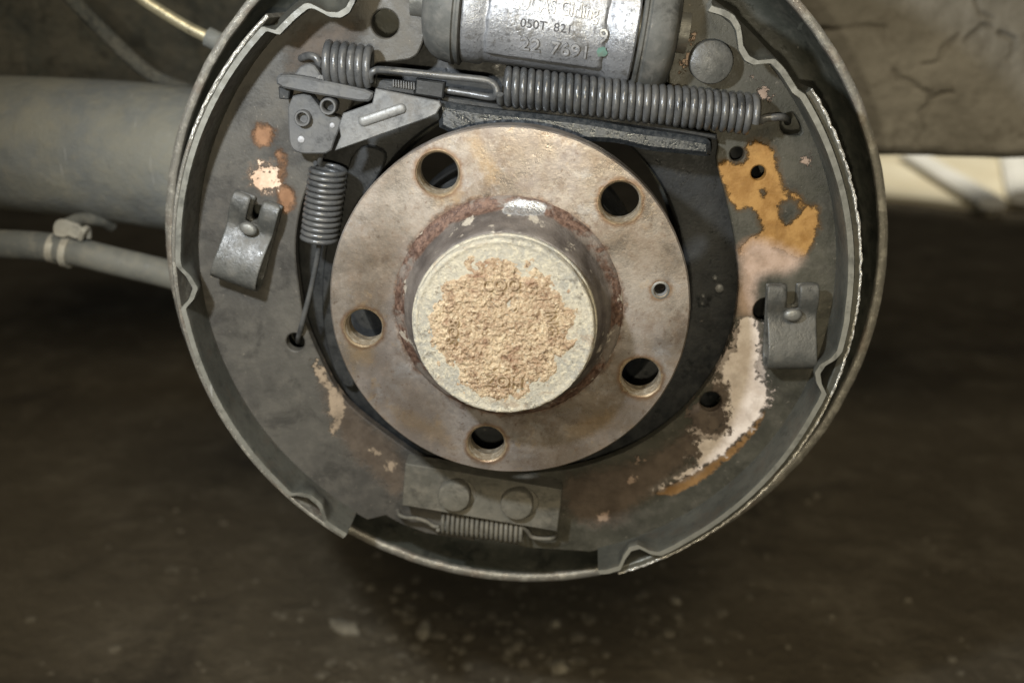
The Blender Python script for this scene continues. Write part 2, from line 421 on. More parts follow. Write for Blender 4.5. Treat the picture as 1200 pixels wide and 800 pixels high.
def revolve(prof, n=96, c=(0, 0), bm=None, closed=False, jit=None):
    bm = bm or bmesh.new(); rings = []
    for k, (r, z) in enumerate(prof):
        rings.append([bm.verts.new((c[0] + (r + (jit(k, i) if jit else 0)) * math.cos(2 * math.pi * i / n), c[1] + (r + (jit(k, i) if jit else 0)) * math.sin(2 * math.pi * i / n), z)) for i in range(n)])
    for a, b in zip(rings[:-1], rings[1:]):
        for i in range(n):
            j = (i + 1) % n
            bm.faces.new((a[i], a[j], b[j], b[i]))
    if closed: bm.faces.new(rings[-1])
    bmesh.ops.recalc_face_normals(bm, faces=bm.faces)
    return bm

def catmull(pts, sub=8):
    P = [Vector(p) for p in pts]; out = []
    for i in range(len(P) - 1):
        a = P[i - 1] if i else P[0] * 2 - P[1]; b, c = P[i], P[i + 1]; d = P[i + 2] if i + 2 < len(P) else P[-1] * 2 - P[-2]
        for k in range(sub):
            t = k / sub
            out.append(.5 * ((2 * b) + (c - a) * t + (2 * a - 5 * b + 4 * c - d) * t * t + (3 * b - a - 3 * c + d) * t ** 3))
    return out + [P[-1]]
def tube(path, r, sides=10, bm=None, cap=True, rfn=None):
    bm = bm or bmesh.new(); path = [Vector(p) for p in path]; rings = []
    t0 = (path[1] - path[0]).normalized(); up = Vector((0, 0, 1)) if abs(t0.z) < .9 else Vector((1, 0, 0))
    nrm = (up - t0 * up.dot(t0)).normalized()
    for i, p in enumerate(path):
        t = (path[min(i + 1, len(path) - 1)] - path[max(i - 1, 0)]).normalized()
        nrm = (nrm - t * nrm.dot(t)).normalized(); bn = t.cross(nrm)
        rr = r * (rfn(i / (len(path) - 1)) if rfn else 1)
        rings.append([bm.verts.new(p + (nrm * math.cos(a) + bn * math.sin(a)) * rr) for a in [2 * math.pi * k / sides for k in range(sides)]])
    for a, b in zip(rings[:-1], rings[1:]):
        for k in range(sides): bm.faces.new((a[k], a[(k + 1) % sides], b[(k + 1) % sides], b[k]))
    if cap: bm.faces.new(rings[0][::-1]); bm.faces.new(rings[-1])
    return bm
def helix(p0, p1, R, turns, per=22, ph=0.0, Rz=None, wob=.0):
    p0, p1 = Vector(p0), Vector(p1); ax = p1 - p0; L = ax.length; ax.normalize()
    n1 = Vector((0, 0, 1)); n1 = (n1 - ax * n1.dot(ax)).normalized(); n2 = ax.cross(n1)
    out = []; N = int(turns * per)
    for i in range(N + 1):
        u = i / N; a = ph + 2 * math.pi * turns * u
        w = 1 + wob * mnoise.noise((u * turns * .8, 3.1, p0.x))
        out.append(p0 + ax * (L * u + wob * 3 * mnoise.noise((u * turns, 9.0, p0.y))) + n1 * (math.cos(a) * (Rz or R) * w) + n2 * (math.sin(a) * R * w))
    return out
def P3(px, py, z): return (*at(px, py, z), z)

# ---------------------------------------------------------------- ground
def m_ground():
    t = NT('dirty_floor')
    a = t.noise(1.6, 5, .6); b = t.noise(14, 8, .7); c = t.noise(70, 6, .75); d = t.noise(6.5, 7, .68, .5, off=(3, 1, 0))
    col = t.mix(t.ramp(a, .35, .65), (.095, .078, .053), (.15, .126, .088))
    col = t.mix(t.ramp(b, .45, .7, 0, .75), col, (.21, .18, .13))
    col = t.mix(t.ramp(d, .52, .68, 0, .7), col, (.06, .05, .037))
    col = t.mix(t.ramp(c, .58, .70, 0, .5), col, (.25, .22, .165))
    return t.fin(col, .9, 0, t.bump(c, .005, .8, t.bump(b, .012, .7)), .2)
MAT['ground'] = m_ground()
bm = bmesh.new()
bmesh.ops.create_grid(bm, x_segments=60, y_segments=60, size=30)
for v in bm.verts: v.co.z = 0
tag(mk('ground', bm, 'ground', smooth=0, mm=False), kind='structure')

# ---------------------------------------------------------------- wheel hub
HOLES = [((513, 203), 7.9), ((727, 237), 7.7), ((426, 384), 7.5), ((751, 442), 7.9), ((570, 520), 7.6)]
HC = [(at(*p, 0), r) for p, r in HOLES]
SCREW = at(774, 340, 0)
hub = thing('wheel_hub', 'round rusty wheel hub flange with five bolt holes in the middle of the brake', 'hub', (0, 0, 0))
def hole_d(p):
    d = np.min([np.hypot(p[:, 0] - c[0], p[:, 1] - c[1]) - r for c, r in HC] + [np.hypot(p[:, 0] - SCREW[0], p[:, 1] - SCREW[1]) - 2.6], 0)
    return d
fl_out = [((70 + .10 * mnoise.noise((math.cos(a) * 14, math.sin(a) * 14, 0))) * math.cos(a), (70 + .10 * mnoise.noise((math.cos(a) * 14, math.sin(a) * 14, 0))) * math.sin(a)) for a in [2 * math.pi * i / 220 for i in range(220)]]
mk('flange', plate(fl_out, [circle(c, r, 48) for c, r in HC] + [circle(SCREW, 2.7, 24)], 0, -10, .6, cut=2.5), 'flange', hub, attrs={'hole_d': hole_d, 'boss_d': lambda p: np.hypot(p[:, 0], p[:, 1]) - 44.0,
   'ochre': union(*[sdf(ats(q, 0)) for q in ([(546, 164), (558, 160), (586, 206), (574, 214)], [(404, 402), (440, 408), (436, 428), (412, 424)], [(452, 470), (520, 500), (530, 524), (470, 498)], [(660, 500), (720, 478), (712, 500), (670, 516)], [(505, 230), (540, 222), (536, 236), (508, 242)])]),
   'stain': union(*[sdf(ats(q, 0)) for q in ([(560, 545), (640, 520), (720, 490), (700, 535), (640, 552)], [(650, 440), (720, 400), (770, 470), (700, 530), (640, 520)], [(400, 300), (450, 240), (470, 300), (450, 370), (405, 350)], [(440, 420), (520, 470), (540, 540), (470, 510)], [(720, 270), (790, 280), (800, 320), (750, 320)], [(586, 160), (640, 152), (660, 180), (600, 190)])])})
for c, r in HC:
    # the bored wall of each bolt hole, with two shallow thread grooves
    prof = [(r - .02, -.9), (r - .5, -2.0), (r - .1, -2.9), (r - .5, -3.8), (r - .1, -4.8), (r - .5, -5.8), (r - .1, -7.0), (r - .1, -11)]
    mk('bolt_hole_sleeve', revolve(prof, 40, c), 'bore', hub)
mk('screw_hole_sleeve', revolve([(2.72, .2), (3.2, .18), (3.6, -.05)], 28, SCREW), 'pin', hub)
mk('screw_hole_thread', revolve([(2.68, -.8), (2.2, -1.5), (2.6, -2.2), (2.2, -3), (2.6, -3.8), (2.6, -9)], 24, SCREW), 'zinc', hub)
prof = [(44.5, -.3), (43.8, .7), (42.8, 1.5), (41.5, 2.3), (40.2, 3.6), (39.3, 5.2), (38.8, 6.2), (38.2, 6.9), (37.4, 8.0), (36.6, 10.5), (35.9, 13.2), (35.2, 15.2), (34.4, 16.4), (33.2, 16.8)]
mk('boss', revolve(prof, 160, jit=lambda k, i: .55 * mnoise.noise((math.cos(i / 160 * 6.283) * 9, math.sin(i / 160 * 6.283) * 9, k * .45)) * (1 if 0 < k < 9 else .15)), 'boss', hub,
   attrs={'ring': lambda p: np.clip((p[:, 2] - 1.0) / 6.5, 0, 1), 'bare_or_highlight': sdf(ats([(590, 238), (612, 234), (640, 242), (640, 252), (612, 250), (592, 248)], 3))})
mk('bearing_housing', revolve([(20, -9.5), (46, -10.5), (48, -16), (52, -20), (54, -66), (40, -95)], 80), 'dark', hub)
# the pressed dust cap in the middle
CAPZ = 24.6
capc = (0, 0)
prof = [(33.8, 12), (33.8, 16), (33.7, 19.5), (33.6, 21.4), (33.5, 22.8), (33.3, 23.9), (32.9, 24.5), (32.4, 24.7), (31.8, 24.6), (31.3, 24.3), (30.2, 24.25), (26, 24.15), (18, 24.1), (9, 24.1), (1.0, 24.1)]
cap = mk('dust_cap', revolve(prof, 160, closed=True, jit=lambda k, i: .28 * mnoise.fractal((math.cos(i / 160 * 6.283) * 9, math.sin(i / 160 * 6.283) * 9, k * .8), 1, 2, 4)), 'cap', hub)
mk('cap_bead', revolve([(33.7, 17.6), (34.3, 18.2), (34.45, 19.2), (34.2, 20.0), (33.6, 20.4)], 160), 'cap', cap)
CR = [(240, 165), (330, 160), (440, 175), (560, 245), (615, 330), (648, 470), (575, 520), (565, 590), (470, 640), (400, 695), (330, 680), (200, 655), (185, 560), (95, 500), (85, 330), (155, 255), (225, 195)]
CR = ats([(480 + x * .3, 260 + y * .3) for x, y in CR], 24.4)
CRS = sdf(smooth_loop(CR, 2))
N = 250; R = 32.5
bm = bmesh.new()
xs = np.linspace(-R, R, N); gx, gy = np.meshgrid(xs, xs, indexing='ij')
pp = np.stack([gx.ravel(), gy.ravel()], 1)
dd = CRS(pp).reshape(N, N)
grid = {}
def lump(x, y):
    d, _ = mnoise.voronoi((x * 1.05 + .5 * mnoise.noise((x * .5, y * .5, 1)), y * 1.05 + .5 * mnoise.noise((x * .5, y * .5, 6)), .7))
    g = max(0, 1 - d[0] * 1.5) * max(0, .35 + mnoise.noise((x * .33, y * .33, 11)))
    return .9 * g + .55 * mnoise.fractal((x * .7, y * .7, 2.0), .7, 2.1, 5) + .35 * mnoise.fractal((x * .16, y * .16, 7.0), 1, 2, 3)
for i in range(N):
    for j in range(N):
        s = 2.0 + dd[i, j] + 5.0 * mnoise.fractal((xs[i] * .22, xs[j] * .22, 5), 1, 2, 5)
        if s > -1.2 and math.hypot(xs[i], xs[j]) < 31.0:
            e_ = min(1, max(0, s / 5.0))
            grid[i, j] = bm.verts.new((xs[i], xs[j], 24.0 + e_ * (.6 + 1.2 * lump(xs[i], xs[j])) - (.6 if s < 0 else 0)))
for i in range(N - 1):
    for j in range(N - 1):
        q = [(i, j), (i + 1, j), (i + 1, j + 1), (i, j + 1)]
        if all(k in grid for k in q): bm.faces.new([grid[k] for k in q])
mk('sand_crust', bm, 'crust', cap, smooth=80)

def text_mesh(s, size, ext=.2, bold=0.0):
    cu = bpy.data.curves.new('t', 'FONT'); cu.body = s; cu.size = size; cu.extrude = ext; cu.offset = bold; cu.align_x = 'CENTER'; cu.align_y = 'CENTER'; cu.resolution_u = 3
    ob = bpy.data.objects.new('t', cu); COL.objects.link(ob)
    dg = bpy.context.evaluated_depsgraph_get(); dg.update()
    me = bpy.data.meshes.new_from_object(ob.evaluated_get(dg))
    bm = bmesh.new(); bm.from_mesh(me)
    bpy.data.objects.remove(ob); bpy.data.curves.remove(cu); bpy.data.meshes.remove(me)
    bmesh.ops.triangulate(bm, faces=bm.faces)
    bmesh.ops.subdivide_edges(bm, edges=[e for e in bm.edges if e.calc_length() > size * .35], cuts=1)
    return bm
def m_capmark():
    t = NT('cap_lettering'); b = t.noise(600, 4)
    return t.fin(t.mix(t.ramp(b, .4, .6), (.19, .13, .08), (.40, .30, .20)), .9, 0, t.bump(b, .0004, .8))
MAT['capmark'] = m_capmark()
for s, (px, py), rot, size in (('ING', (645, 377), -84, 5.6), ('HOZ', (590, 445), 176, 6.4), ('COO', (587, 334), 2, 6.0), ('SO8', (531, 388), 82, 5.6)):
    bm = text_mesh(s, size, .25, .02); c = at(px, py, 25); a = math.radians(rot)
    for v in bm.verts:
        x, y = v.co.x, v.co.y
        v.co = (c[0] + x * math.cos(a) - y * math.sin(a), c[1] + x * math.sin(a) + y * math.cos(a), 25.45 + v.co.z)
    mk('cap_lettering', bm, 'capmark', cap, smooth=0)

# ---------------------------------------------------------------- backing plate
bp = thing('backing_plate', 'dark round backing plate with a thin worn rim behind the brake shoes', 'backing plate', (0, 0, -70))
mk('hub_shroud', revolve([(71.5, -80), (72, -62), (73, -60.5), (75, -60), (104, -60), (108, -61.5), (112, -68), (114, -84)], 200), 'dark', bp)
mk('dish', revolve([(70, -96), (113, -84.5), (120, -84), (146, -84), (151, -82), (154, -77), (155.6, -70), (156.2, -64.0)], 200), 'plate', bp)
mk('rim_lip', revolve([(156.2, -64.4), (156.5, -62.6), (157.2, -62.0), (159.2, -61.8), (160.0, -62.3), (160.3, -64), (160.2, -80), (152, -88), (112, -90)], 260, jit=lambda k, i: .35 * mnoise.noise((math.cos(i / 260 * 6.283) * 22, math.sin(i / 260 * 6.283) * 22, 1)) if k < 6 else 0), 'rim', bp)
for (x, y), r_ in (((838, 326), 1.1), ((843, 338), 2.0), ((824, 347), .8), ((823, 356), .6)):
    mk('spot_weld', revolve([(r_, -60.1), (r_ * .9, -58.8), (r_ * .5, -58.2), (.1, -58.1)], 20, at(x, y, -59), closed=True), 'dark' if r_ > 3 else 'zinc', bp)

# ---------------------------------------------------------------- brake shoes
RT_IN, RT_OUT, RL = 133.7, 136.7, 140.0
CEN = {'c': (0.0, 0.0), 'd': 0.0}     # a shoe's own centre and spread
ZF, ZB, ZW, ZWB = -22.5, -62, -42, -47
def polar(p):
    x, y = p[0] - CEN['c'][0], p[1] - CEN['c'][1]
    return math.degrees(math.atan2(y, x)) % 360, math.hypot(x, y) - CEN['d']
def edge_profile(segs, a0, a1):
    """inner radius of the table's front edge by angle: circle, except along the crimped stretches traced in segs"""
    pts = []
    spans = []
    for sg in segs:
        q = sorted([polar(p) for p in ats(sg, ZF)])
        q = [((a - 360 if a > 180 and a0 < 0 else a), r) for a, r in q]; q.sort()
        spans.append((q[0][0] - 1.0, q[-1][0] + 1.0)); pts += q
    a = a0
    while a <= a1:
        if not any(s < a < t for s, t in spans): pts.append((a, RT_IN))
        a += 1.0
    pts.sort()
    A = np.array([p[0] for p in pts]); Rr = np.array([p[1] for p in pts])
    return lambda th: float(np.interp(th, A, np.minimum(Rr, RT_IN + .3)))
def shoe_table(prof, a0, a1, seed):
    bm = bmesh.new(); zs = [(ZF, 1), (ZF - .8, 1), (ZF - 3, .97), (ZF - 6, .82), (ZF - 9, .55), (ZF - 12, .25), (ZF - 15, .05), (ZF - 19, 0), (ZB, 0)]
    n = int((a1 - a0) / .35); cols = []
    for i in range(n + 1):
        th = a0 + (a1 - a0) * i / n; d = prof(th) - RT_IN; c, s = math.cos(math.radians(th)), math.sin(math.radians(th))
        col = []
        for k, (z, f) in enumerate(zs):
            j = .22 * mnoise.noise((th * .8, seed, 1)) if k == 0 else 0
            r = RT_IN + d * f
            col.append((r + (.35 if k == 0 else 0), z + j, c, s))
        outc = [(r + RT_OUT - RT_IN - (.8 if k == 0 else 0), z, c, s) for k, (r, z, c, s) in enumerate(col)]
        cols.append([bm.verts.new((CEN['c'][0] + (r + CEN['d']) * c, CEN['c'][1] + (r + CEN['d']) * s, z)) for r, z, c, s in col[::-1] + outc])
    m = len(cols[0])
    for a, b in zip(cols[:-1], cols[1:]):
        for k in range(m):
            f = bm.faces.new((a[k], a[(k + 1) % m], b[(k + 1) % m], b[k]))
            if abs(k - (len(zs) - 1)) <= 0: f.material_index = 1        # the bare worn edge
    bm.faces.new(cols[0]).material_index = 1; bm.faces.new(cols[-1][::-1]).material_index = 1
    bmesh.ops.recalc_face_normals(bm, faces=bm.faces)
    return bm
def shoe_lining(a0, a1, zf=-26.0, RO=RL):
    bm = bmesh.new(); n = int((a1 - a0) / .5); cols = []
    for i in range(n + 1):
        th = a0 + (a1 - a0) * i / n; c, s = math.cos(math.radians(th)), math.sin(math.radians(th))
        q = [(RT_OUT + .05, ZB + 2), (RT_OUT + .05, zf - .4), (RT_OUT + .5, zf), (RO - .6, zf), (RO, zf - .7), (RO, ZB + 2)]
        cols.append([bm.verts.new((CEN['c'][0] + (r + CEN['d']) * c, CEN['c'][1] + (r + CEN['d']) * s, z)) for r, z in q])
    m = len(cols[0])
    for a, b in zip(cols[:-1], cols[1:]):
        for k in range(m): bm.faces.new((a[k], a[(k + 1) % m], b[(k + 1) % m], b[k]))
    bm.faces.new(cols[0]); bm.faces.new(cols[-1][::-1])
    bmesh.ops.recalc_face_normals(bm, faces=bm.faces)
    return bm
def worn_edge(a0, a1, seed, zf, r, w=.55):
    path = []; n = int((a1 - a0) / .22)
    for i in range(n + 1):
        th = a0 + (a1 - a0) * i / n; c, s = math.cos(math.radians(th)), math.sin(math.radians(th))
        rr = r + .5 * mnoise.fractal((th * .7, seed, 0), 1, 2, 4)
        path.append((CEN['c'][0] + (rr + CEN['d']) * c, CEN['c'][1] + (rr + CEN['d']) * s, zf + .4 * mnoise.fractal((th * 1.7, seed, 4), 1, 2, 4)))
    return tube(path, w, 7, rfn=lambda u: 1.0 + .6 * mnoise.fractal(((a0 + (a1 - a0) * u) * .5, seed, 9), 1, 2, 3))
def arc(r, a0, a1, n): return [(CEN['c'][0] + (r + CEN['d']) * math.cos(math.radians(a0 + (a1 - a0) * i / n)), CEN['c'][1] + (r + CEN['d']) * math.sin(math.radians(a0 + (a1 - a0) * i / n))) for i in range(n + 1)]
def sm_open(pts, sub=5): return [(v.x, v.y) for v in catmull([(x, y, 0) for x, y in pts], sub)]

# right shoe
segR = [[(831, 15), (845, 19), (855, 25), (862, 37), (865, 60), (872, 72), (882, 77), (902, 75), (912, 85), (928, 110)],
        [(996, 375), (984, 412), (972, 420), (960, 427), (954, 436), (956, 448), (963, 460), (968, 474)],
        [(790, 639), (772, 646), (760, 644), (747, 637), (737, 640), (730, 650), (725, 662), (712, 666), (702, 667)]]
aR1 = polar(at(829, 14, ZF))[0]; aR0 = polar(at(701, 668, ZF))[0] - 360
rs = thing('brake_shoe', 'right brake shoe with peeling orange and white paint on its web', 'brake shoe', (115, 0, ZW), 'pair of curved brake shoes')
pr = edge_profile(segR, aR0, aR1)
mk('table', shoe_table(pr, aR0, aR1, 3.0), 'table', rs, mats=['edge'])
aL1 = polar(at(946, 109, -25))[0]; aL0 = polar(at(726, 676, -25))[0] - 360
mk('lining', shoe_lining(aL0, aL1), 'table', rs)
mk('worn_edge', worn_edge(aL0, aL1, 8.0, -26.0, RL - .3), 'lining', rs)
inner = sm_open(ats([(786, 118), (838, 160), (840, 190), (851, 232), (862, 285), (866, 330), (862, 372), (848, 418), (820, 462), (785, 497), (740, 526), (690, 545), (653, 552), (608, 556)], ZW))
bottom = ats([(580, 560), (570, 600), (566, 630), (620, 642), (668, 645)], ZW)
endR = ats([(800, -30), (786, 5), (784, 60), (784, 95)], ZW)
oa0 = polar(at(684, 642, ZW))[0] - 360
outer = arc(135, oa0 + 1, aR1 - 6, 120)
# fillet line: the web rises to the table over the last few millimetres
outline = inner + bottom + outer + endR
notch = smooth_loop(ats([(914, 139), (922, 133), (930, 131), (939, 146), (941, 158), (928, 160), (915, 156)], ZW), 1)
holesR = [circle(at(864, 181, ZW), 3.0, 24), circle(at(889, 203, ZW), 3.1, 24), circle(at(833, 471, ZW), 4.8, 30), circle(at(898, 364, ZW), 5.6, 24), notch]
def px(pts, z=ZW): return sdf(smooth_loop(ats(pts, z), 1))
c5 = lambda l: [(760 + x * .3, 140 + y * .3) for x, y in l]
c8 = lambda l: [(760 + x * .35, 320 + y * .35) for x, y in l]
cL = lambda l: [(640 + x * .25, 400 + y * .25) for x, y in l]
hole_grey = px(c5([(505, 330), (540, 300), (600, 325), (590, 392), (540, 415), (512, 385)]))
orange = minus(px(c5([(378, 105), (400, 88), (440, 82), (478, 100), (503, 180), (515, 250), (527, 285), (575, 285), (612, 330), (658, 345), (664, 400), (645, 470), (605, 545), (562, 540), (500, 500), (400, 530), (352, 540), (352, 492), (455, 440), (438, 395), (402, 325), (342, 362), (268, 192), (285, 160), (335, 170), (375, 160)])),
               hole_grey, disc(at(892, 227, ZW), 1.7), disc(at(864, 181, ZW), 4.2))
pink = px(c5([(352, 500), (420, 465), (500, 490), (570, 520), (610, 540), (562, 588), (500, 598), (430, 602), (412, 650), (405, 785), (336, 752), (360, 610)]))
speck = px(c8([(270, 240), (300, 140), (372, 160), (375, 330), (410, 390), (400, 440), (260, 600), (130, 660), (130, 530), (180, 430), (230, 370), (230, 300)]))
bare_or_highlight = px(c8([(302, 140), (370, 165), (367, 260), (352, 330), (404, 390), (392, 440), (335, 520), (262, 592), (182, 652), (130, 682), (22, 734), (16, 722), (105, 668), (160, 640), (150, 600), (140, 550), (235, 560), (262, 500), (205, 480), (250, 450), (275, 400), (240, 370), (252, 300), (300, 250)]))
brown = px(c8([(395, 440), (385, 490), (335, 560), (255, 640), (110, 740), (20, 745), (16, 725), (130, 680), (260, 590), (340, 515)]))
smut = union(px(cL([(640, 330), (760, 230), (850, 180), (860, 260), (850, 330), (870, 420), (800, 450), (700, 430)])), px(cL([(650, 430), (720, 440), (720, 560), (690, 590), (655, 520)])))
fleck = union(px(cL([(400, 550), (460, 530), (480, 560), (430, 575)])), px(cL([(375, 640), (430, 640), (420, 670), (385, 670)])), px([(700, 600), (716, 594), (720, 604), (704, 612)]), px([(790, 100), (806, 55), (812, 38), (818, 46), (808, 72), (796, 92)]),
              px([(884, 92), (892, 98), (908, 118), (898, 118), (888, 105)]), disc(at(946, 190, ZW), 1.6))
tan = px([(652, 562), (700, 550), (760, 537), (822, 492), (836, 440), (862, 385), (856, 450), (812, 540), (752, 585), (712, 622), (668, 606)])
mk('web', plate(outline, holesR, ZW, ZWB, .5, cut=2.6), 'web_r', rs, attrs={'orange': orange, 'pink': pink, 'bare_or_highlight': bare_or_highlight, 'brown': brown, 'speck': speck, 'smut': smut, 'fleck': fleck, 'tan': tan})
pc = at(834, 73, -34)
mk('pivot_pin', revolve([(8.4, ZW - 2), (8.4, -35.2), (8.1, -34.4), (7.4, -34), (.5, -33.8)], 48, pc, closed=True), 'clip', rs)

# left shoe
CEN['c'] = (-.5, 2.0); CEN['d'] = 3.0
segL = [[(328, 42), (333, 37), (347, 23), (362, 11), (368, 11), (376, 15), (387, 21), (400, 22), (410, 16), (416, 4), (420, -12)],
        [(209, 303), (214, 313), (225, 324), (233, 338), (228, 351), (216, 361), (213, 368)],
        [(336, 577), (343, 577), (352, 576), (366, 579), (378, 590), (384, 610), (389, 626), (396, 631)]]
aL_0 = polar(at(422, -14, ZF))[0]; aL_1 = polar(at(402, 632, ZF))[0]
ls = thing('brake_shoe', 'left brake shoe with small rusty orange patches on its web', 'brake shoe', (-115, 0, ZW), 'pair of curved brake shoes')
mk('table', shoe_table(edge_profile(segL, aL_0, aL_1), aL_0, aL_1, 5.0), 'table', ls, mats=['edge'])
b0, b1 = polar(at(318, 22, -25))[0], polar(at(400, 633, -25))[0]
mk('lining', shoe_lining(b0, b1, -23.6, 138.7), 'rim', ls)
mk('worn_edge', worn_edge(b0, b0 + 24, 2.0, -23.4, 137.6, .6), 'lining', ls)
inner = sm_open(ats([(545, 600), (520, 556), (480, 529), (427, 490), (396, 459), (372, 414), (357, 376), (350, 336), (346, 288), (353, 240), (370, 198), (398, 150), (425, 95), (440, 74)], ZW))
topL = sm_open(ats([(440, 74), (470, 71), (483, 68), (492, 58), (499, 30), (501, -30)], ZW), 4)[1:]
ob1 = polar(at(438, 608, ZW))[0]
outer = arc(135, aL_0 + 6, ob1 - 1, 120)
botL = ats([(452, 604), (470, 614), (500, 625), (556, 634)], ZW)
outline = inner + topL + outer + botL
holesL = [circle(at(451, 28, ZW), 5.6, 32), circle(at(346, 401, ZW), 4.2, 26), circle(at(303, 252, ZW), 4.2, 20)]
c2 = lambda l: [(180 + x * .3, y * .3) for x, y in l]
rust = union(px(c2([(385, 505), (420, 487), (465, 500), (475, 545), (440, 570), (395, 560)])), px(c2([(480, 590), (512, 600), (515, 650), (500, 730), (480, 745), (470, 700), (495, 640)])), px(c2([(480, 745), (520, 725), (550, 740), (548, 790), (520, 840), (490, 800)])))
bareL = px(c2([(365, 700), (395, 655), (450, 632), (488, 660), (482, 735), (430, 758), (388, 738)]))
fleckL = union(px([(388, 452), (398, 456), (404, 478), (400, 500), (391, 512), (387, 490)]), px([(362, 425), (372, 420), (392, 455), (384, 458)]), px([(382, 188), (392, 183), (396, 190), (386, 193)]), disc(at(458, 545, ZW), 2.2), disc(at(440, 530, ZW), 1.6))
tanL = union(px([(372, 420), (396, 456), (430, 490), (478, 532), (474, 590), (440, 560), (400, 520), (380, 470)]), px([(345, 40), (400, 28), (425, 30), (415, 50), (360, 75), (335, 90)]))
mk('web', plate(outline, holesL, ZW, ZWB, .5, cut=2.6), 'web_l', ls, attrs={'rust': rust, 'bare_or_highlight': bareL, 'fleck': fleckL, 'tan': tanL})

# ---------------------------------------------------------------- parking brake lever, behind the left shoe
lv = smooth_loop(ats([(416, 168), (455, 176), (446, 204), (424, 236), (404, 285), (397, 335), (402, 400), (420, 455), (398, 452), (380, 400), (376, 335), (384, 275), (400, 222)], -53), 2)
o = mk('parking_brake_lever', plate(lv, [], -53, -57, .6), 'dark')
tag(o, 'narrow curved grey lever in the dark gap left of the rusty hub', 'lever')

# ---------------------------------------------------------------- hold-down clips
def clip(label, base, top, width=21.0):
    b, t = Vector(at(*base, -30)), Vector(at(*top, -33)); d = t - b; L = d.length; d.normalize(); n = Vector((d.y, -d.x))
    root = thing('hold_down_clip', label, 'spring clip', (b.x, b.y, ZW), 'hold-down clips on the shoe webs')
    # profile of the folded leaf: (distance along, height over the web)
    prof = [(L, 7.2), (L * .985, 8.2), (L * .93, 9.0), (L * .83, 9.2), (L * .74, 8.4), (L * .66, 7.6), (L * .58, 8.0), (L * .48, 9.6), (L * .36, 11.6), (L * .22, 13.2), (L * .10, 13.6), (L * .03, 12.6), (-L * .015, 10.2), (-L * .02, 7.0), (L * .02, 4.0), (L * .10, 2.2), (L * .25, 1.6), (L * .5, 1.3), (L * .8, 1.2), (L * .98, 1.2)]
    prof = [(v.x, v.y) for v in catmull([(a, c, 0) for a, c in prof], 3)]
    us = [-.5, -.47, -.36, -.22, -.115, 0, .115, .22, .36, .47, .5]
    bm = bmesh.new(); rows = []
    for k, (s, h) in enumerate(prof):
        wv = 1 + .03 * math.sin(k * .2)
        row = []
        for u in us:
            uu = u * wv
            if k < 3 and abs(u) > .1: uu = math.copysign(.305 + (abs(u) - .305) * (.8 + .07 * k), u)    # rounded fork tips
            p = b + d * s + n * (uu * width)
            dip = -.9 * math.exp(-((s / L - .66) / .1) ** 2) * math.exp(-(u / .2) ** 2)
            row.append(bm.verts.new((p.x, p.y, ZW + h + dip + .25 * mnoise.noise((p.x * .2, p.y * .2, h * .2)))))
        rows.append(row)
    for k in range(len(rows) - 1):
        sm = (prof[k][0] + prof[k + 1][0]) / 2 / L; front = k < len(rows) * .62
        for i in range(len(us) - 1):
            um = (us[i] + us[i + 1]) / 2
            if sm > .70 and abs(um) < .115: continue
            bm.faces.new((rows[k][i], rows[k][i + 1], rows[k + 1][i + 1], rows[k + 1][i]))
    bmesh.ops.delete(bm, geom=[v for v in bm.verts if not v.link_faces], context='VERTS')
    bmesh.ops.recalc_face_normals(bm, faces=bm.faces)
    o = mk('leaf', bm, 'clip', root, smooth=60)
    md = o.modifiers.new('thickness', 'SOLIDIFY'); md.thickness = .0013; md.offset = 0
    sb = o.modifiers.new('round', 'SUBSURF'); sb.levels = 1; sb.render_levels = 1
    pcx = b + d * (L * .655)
    # hammer-headed pin lying across the slot
    bm = bmesh.new()
    ring = [(0, 12.0), (1.9, 11.9), (3.0, 11.4), (3.4, 10.4), (3.1, 9.2), (2.2, 8.4)]
    prev = None
    for r, h in ring:
        cur = [bm.verts.new((pcx.x + (n.x * math.cos(a) * 1.15 + d.x * math.sin(a) * .8) * max(r, .05), pcx.y + (n.y * math.cos(a) * 1.15 + d.y * math.sin(a) * .8) * max(r, .05), ZW + h)) for a in [2 * math.pi * i / 20 for i in range(20)]]
        if prev:
            for i in range(20): bm.faces.new((prev[i], prev[(i + 1) % 20], cur[(i + 1) % 20], cur[i]))
        else: bm.faces.new(cur)
        prev = cur
    bmesh.ops.recalc_face_normals(bm, faces=bm.faces)
    pin = mk('pin', bm, 'pin', root, smooth=50)
    mk('pin_shank', tube([(pcx.x, pcx.y, ZW - 12), (pcx.x, pcx.y, ZW + 9)], 1.7, 14), 'pin', root)
    return root
clip('bent grey spring clip on the right brake shoe, beside the orange paint', (927, 431), (930, 335), 20.5)
clip('tilted grey spring clip on the left brake shoe', (273, 331), (301, 234), 20.0)

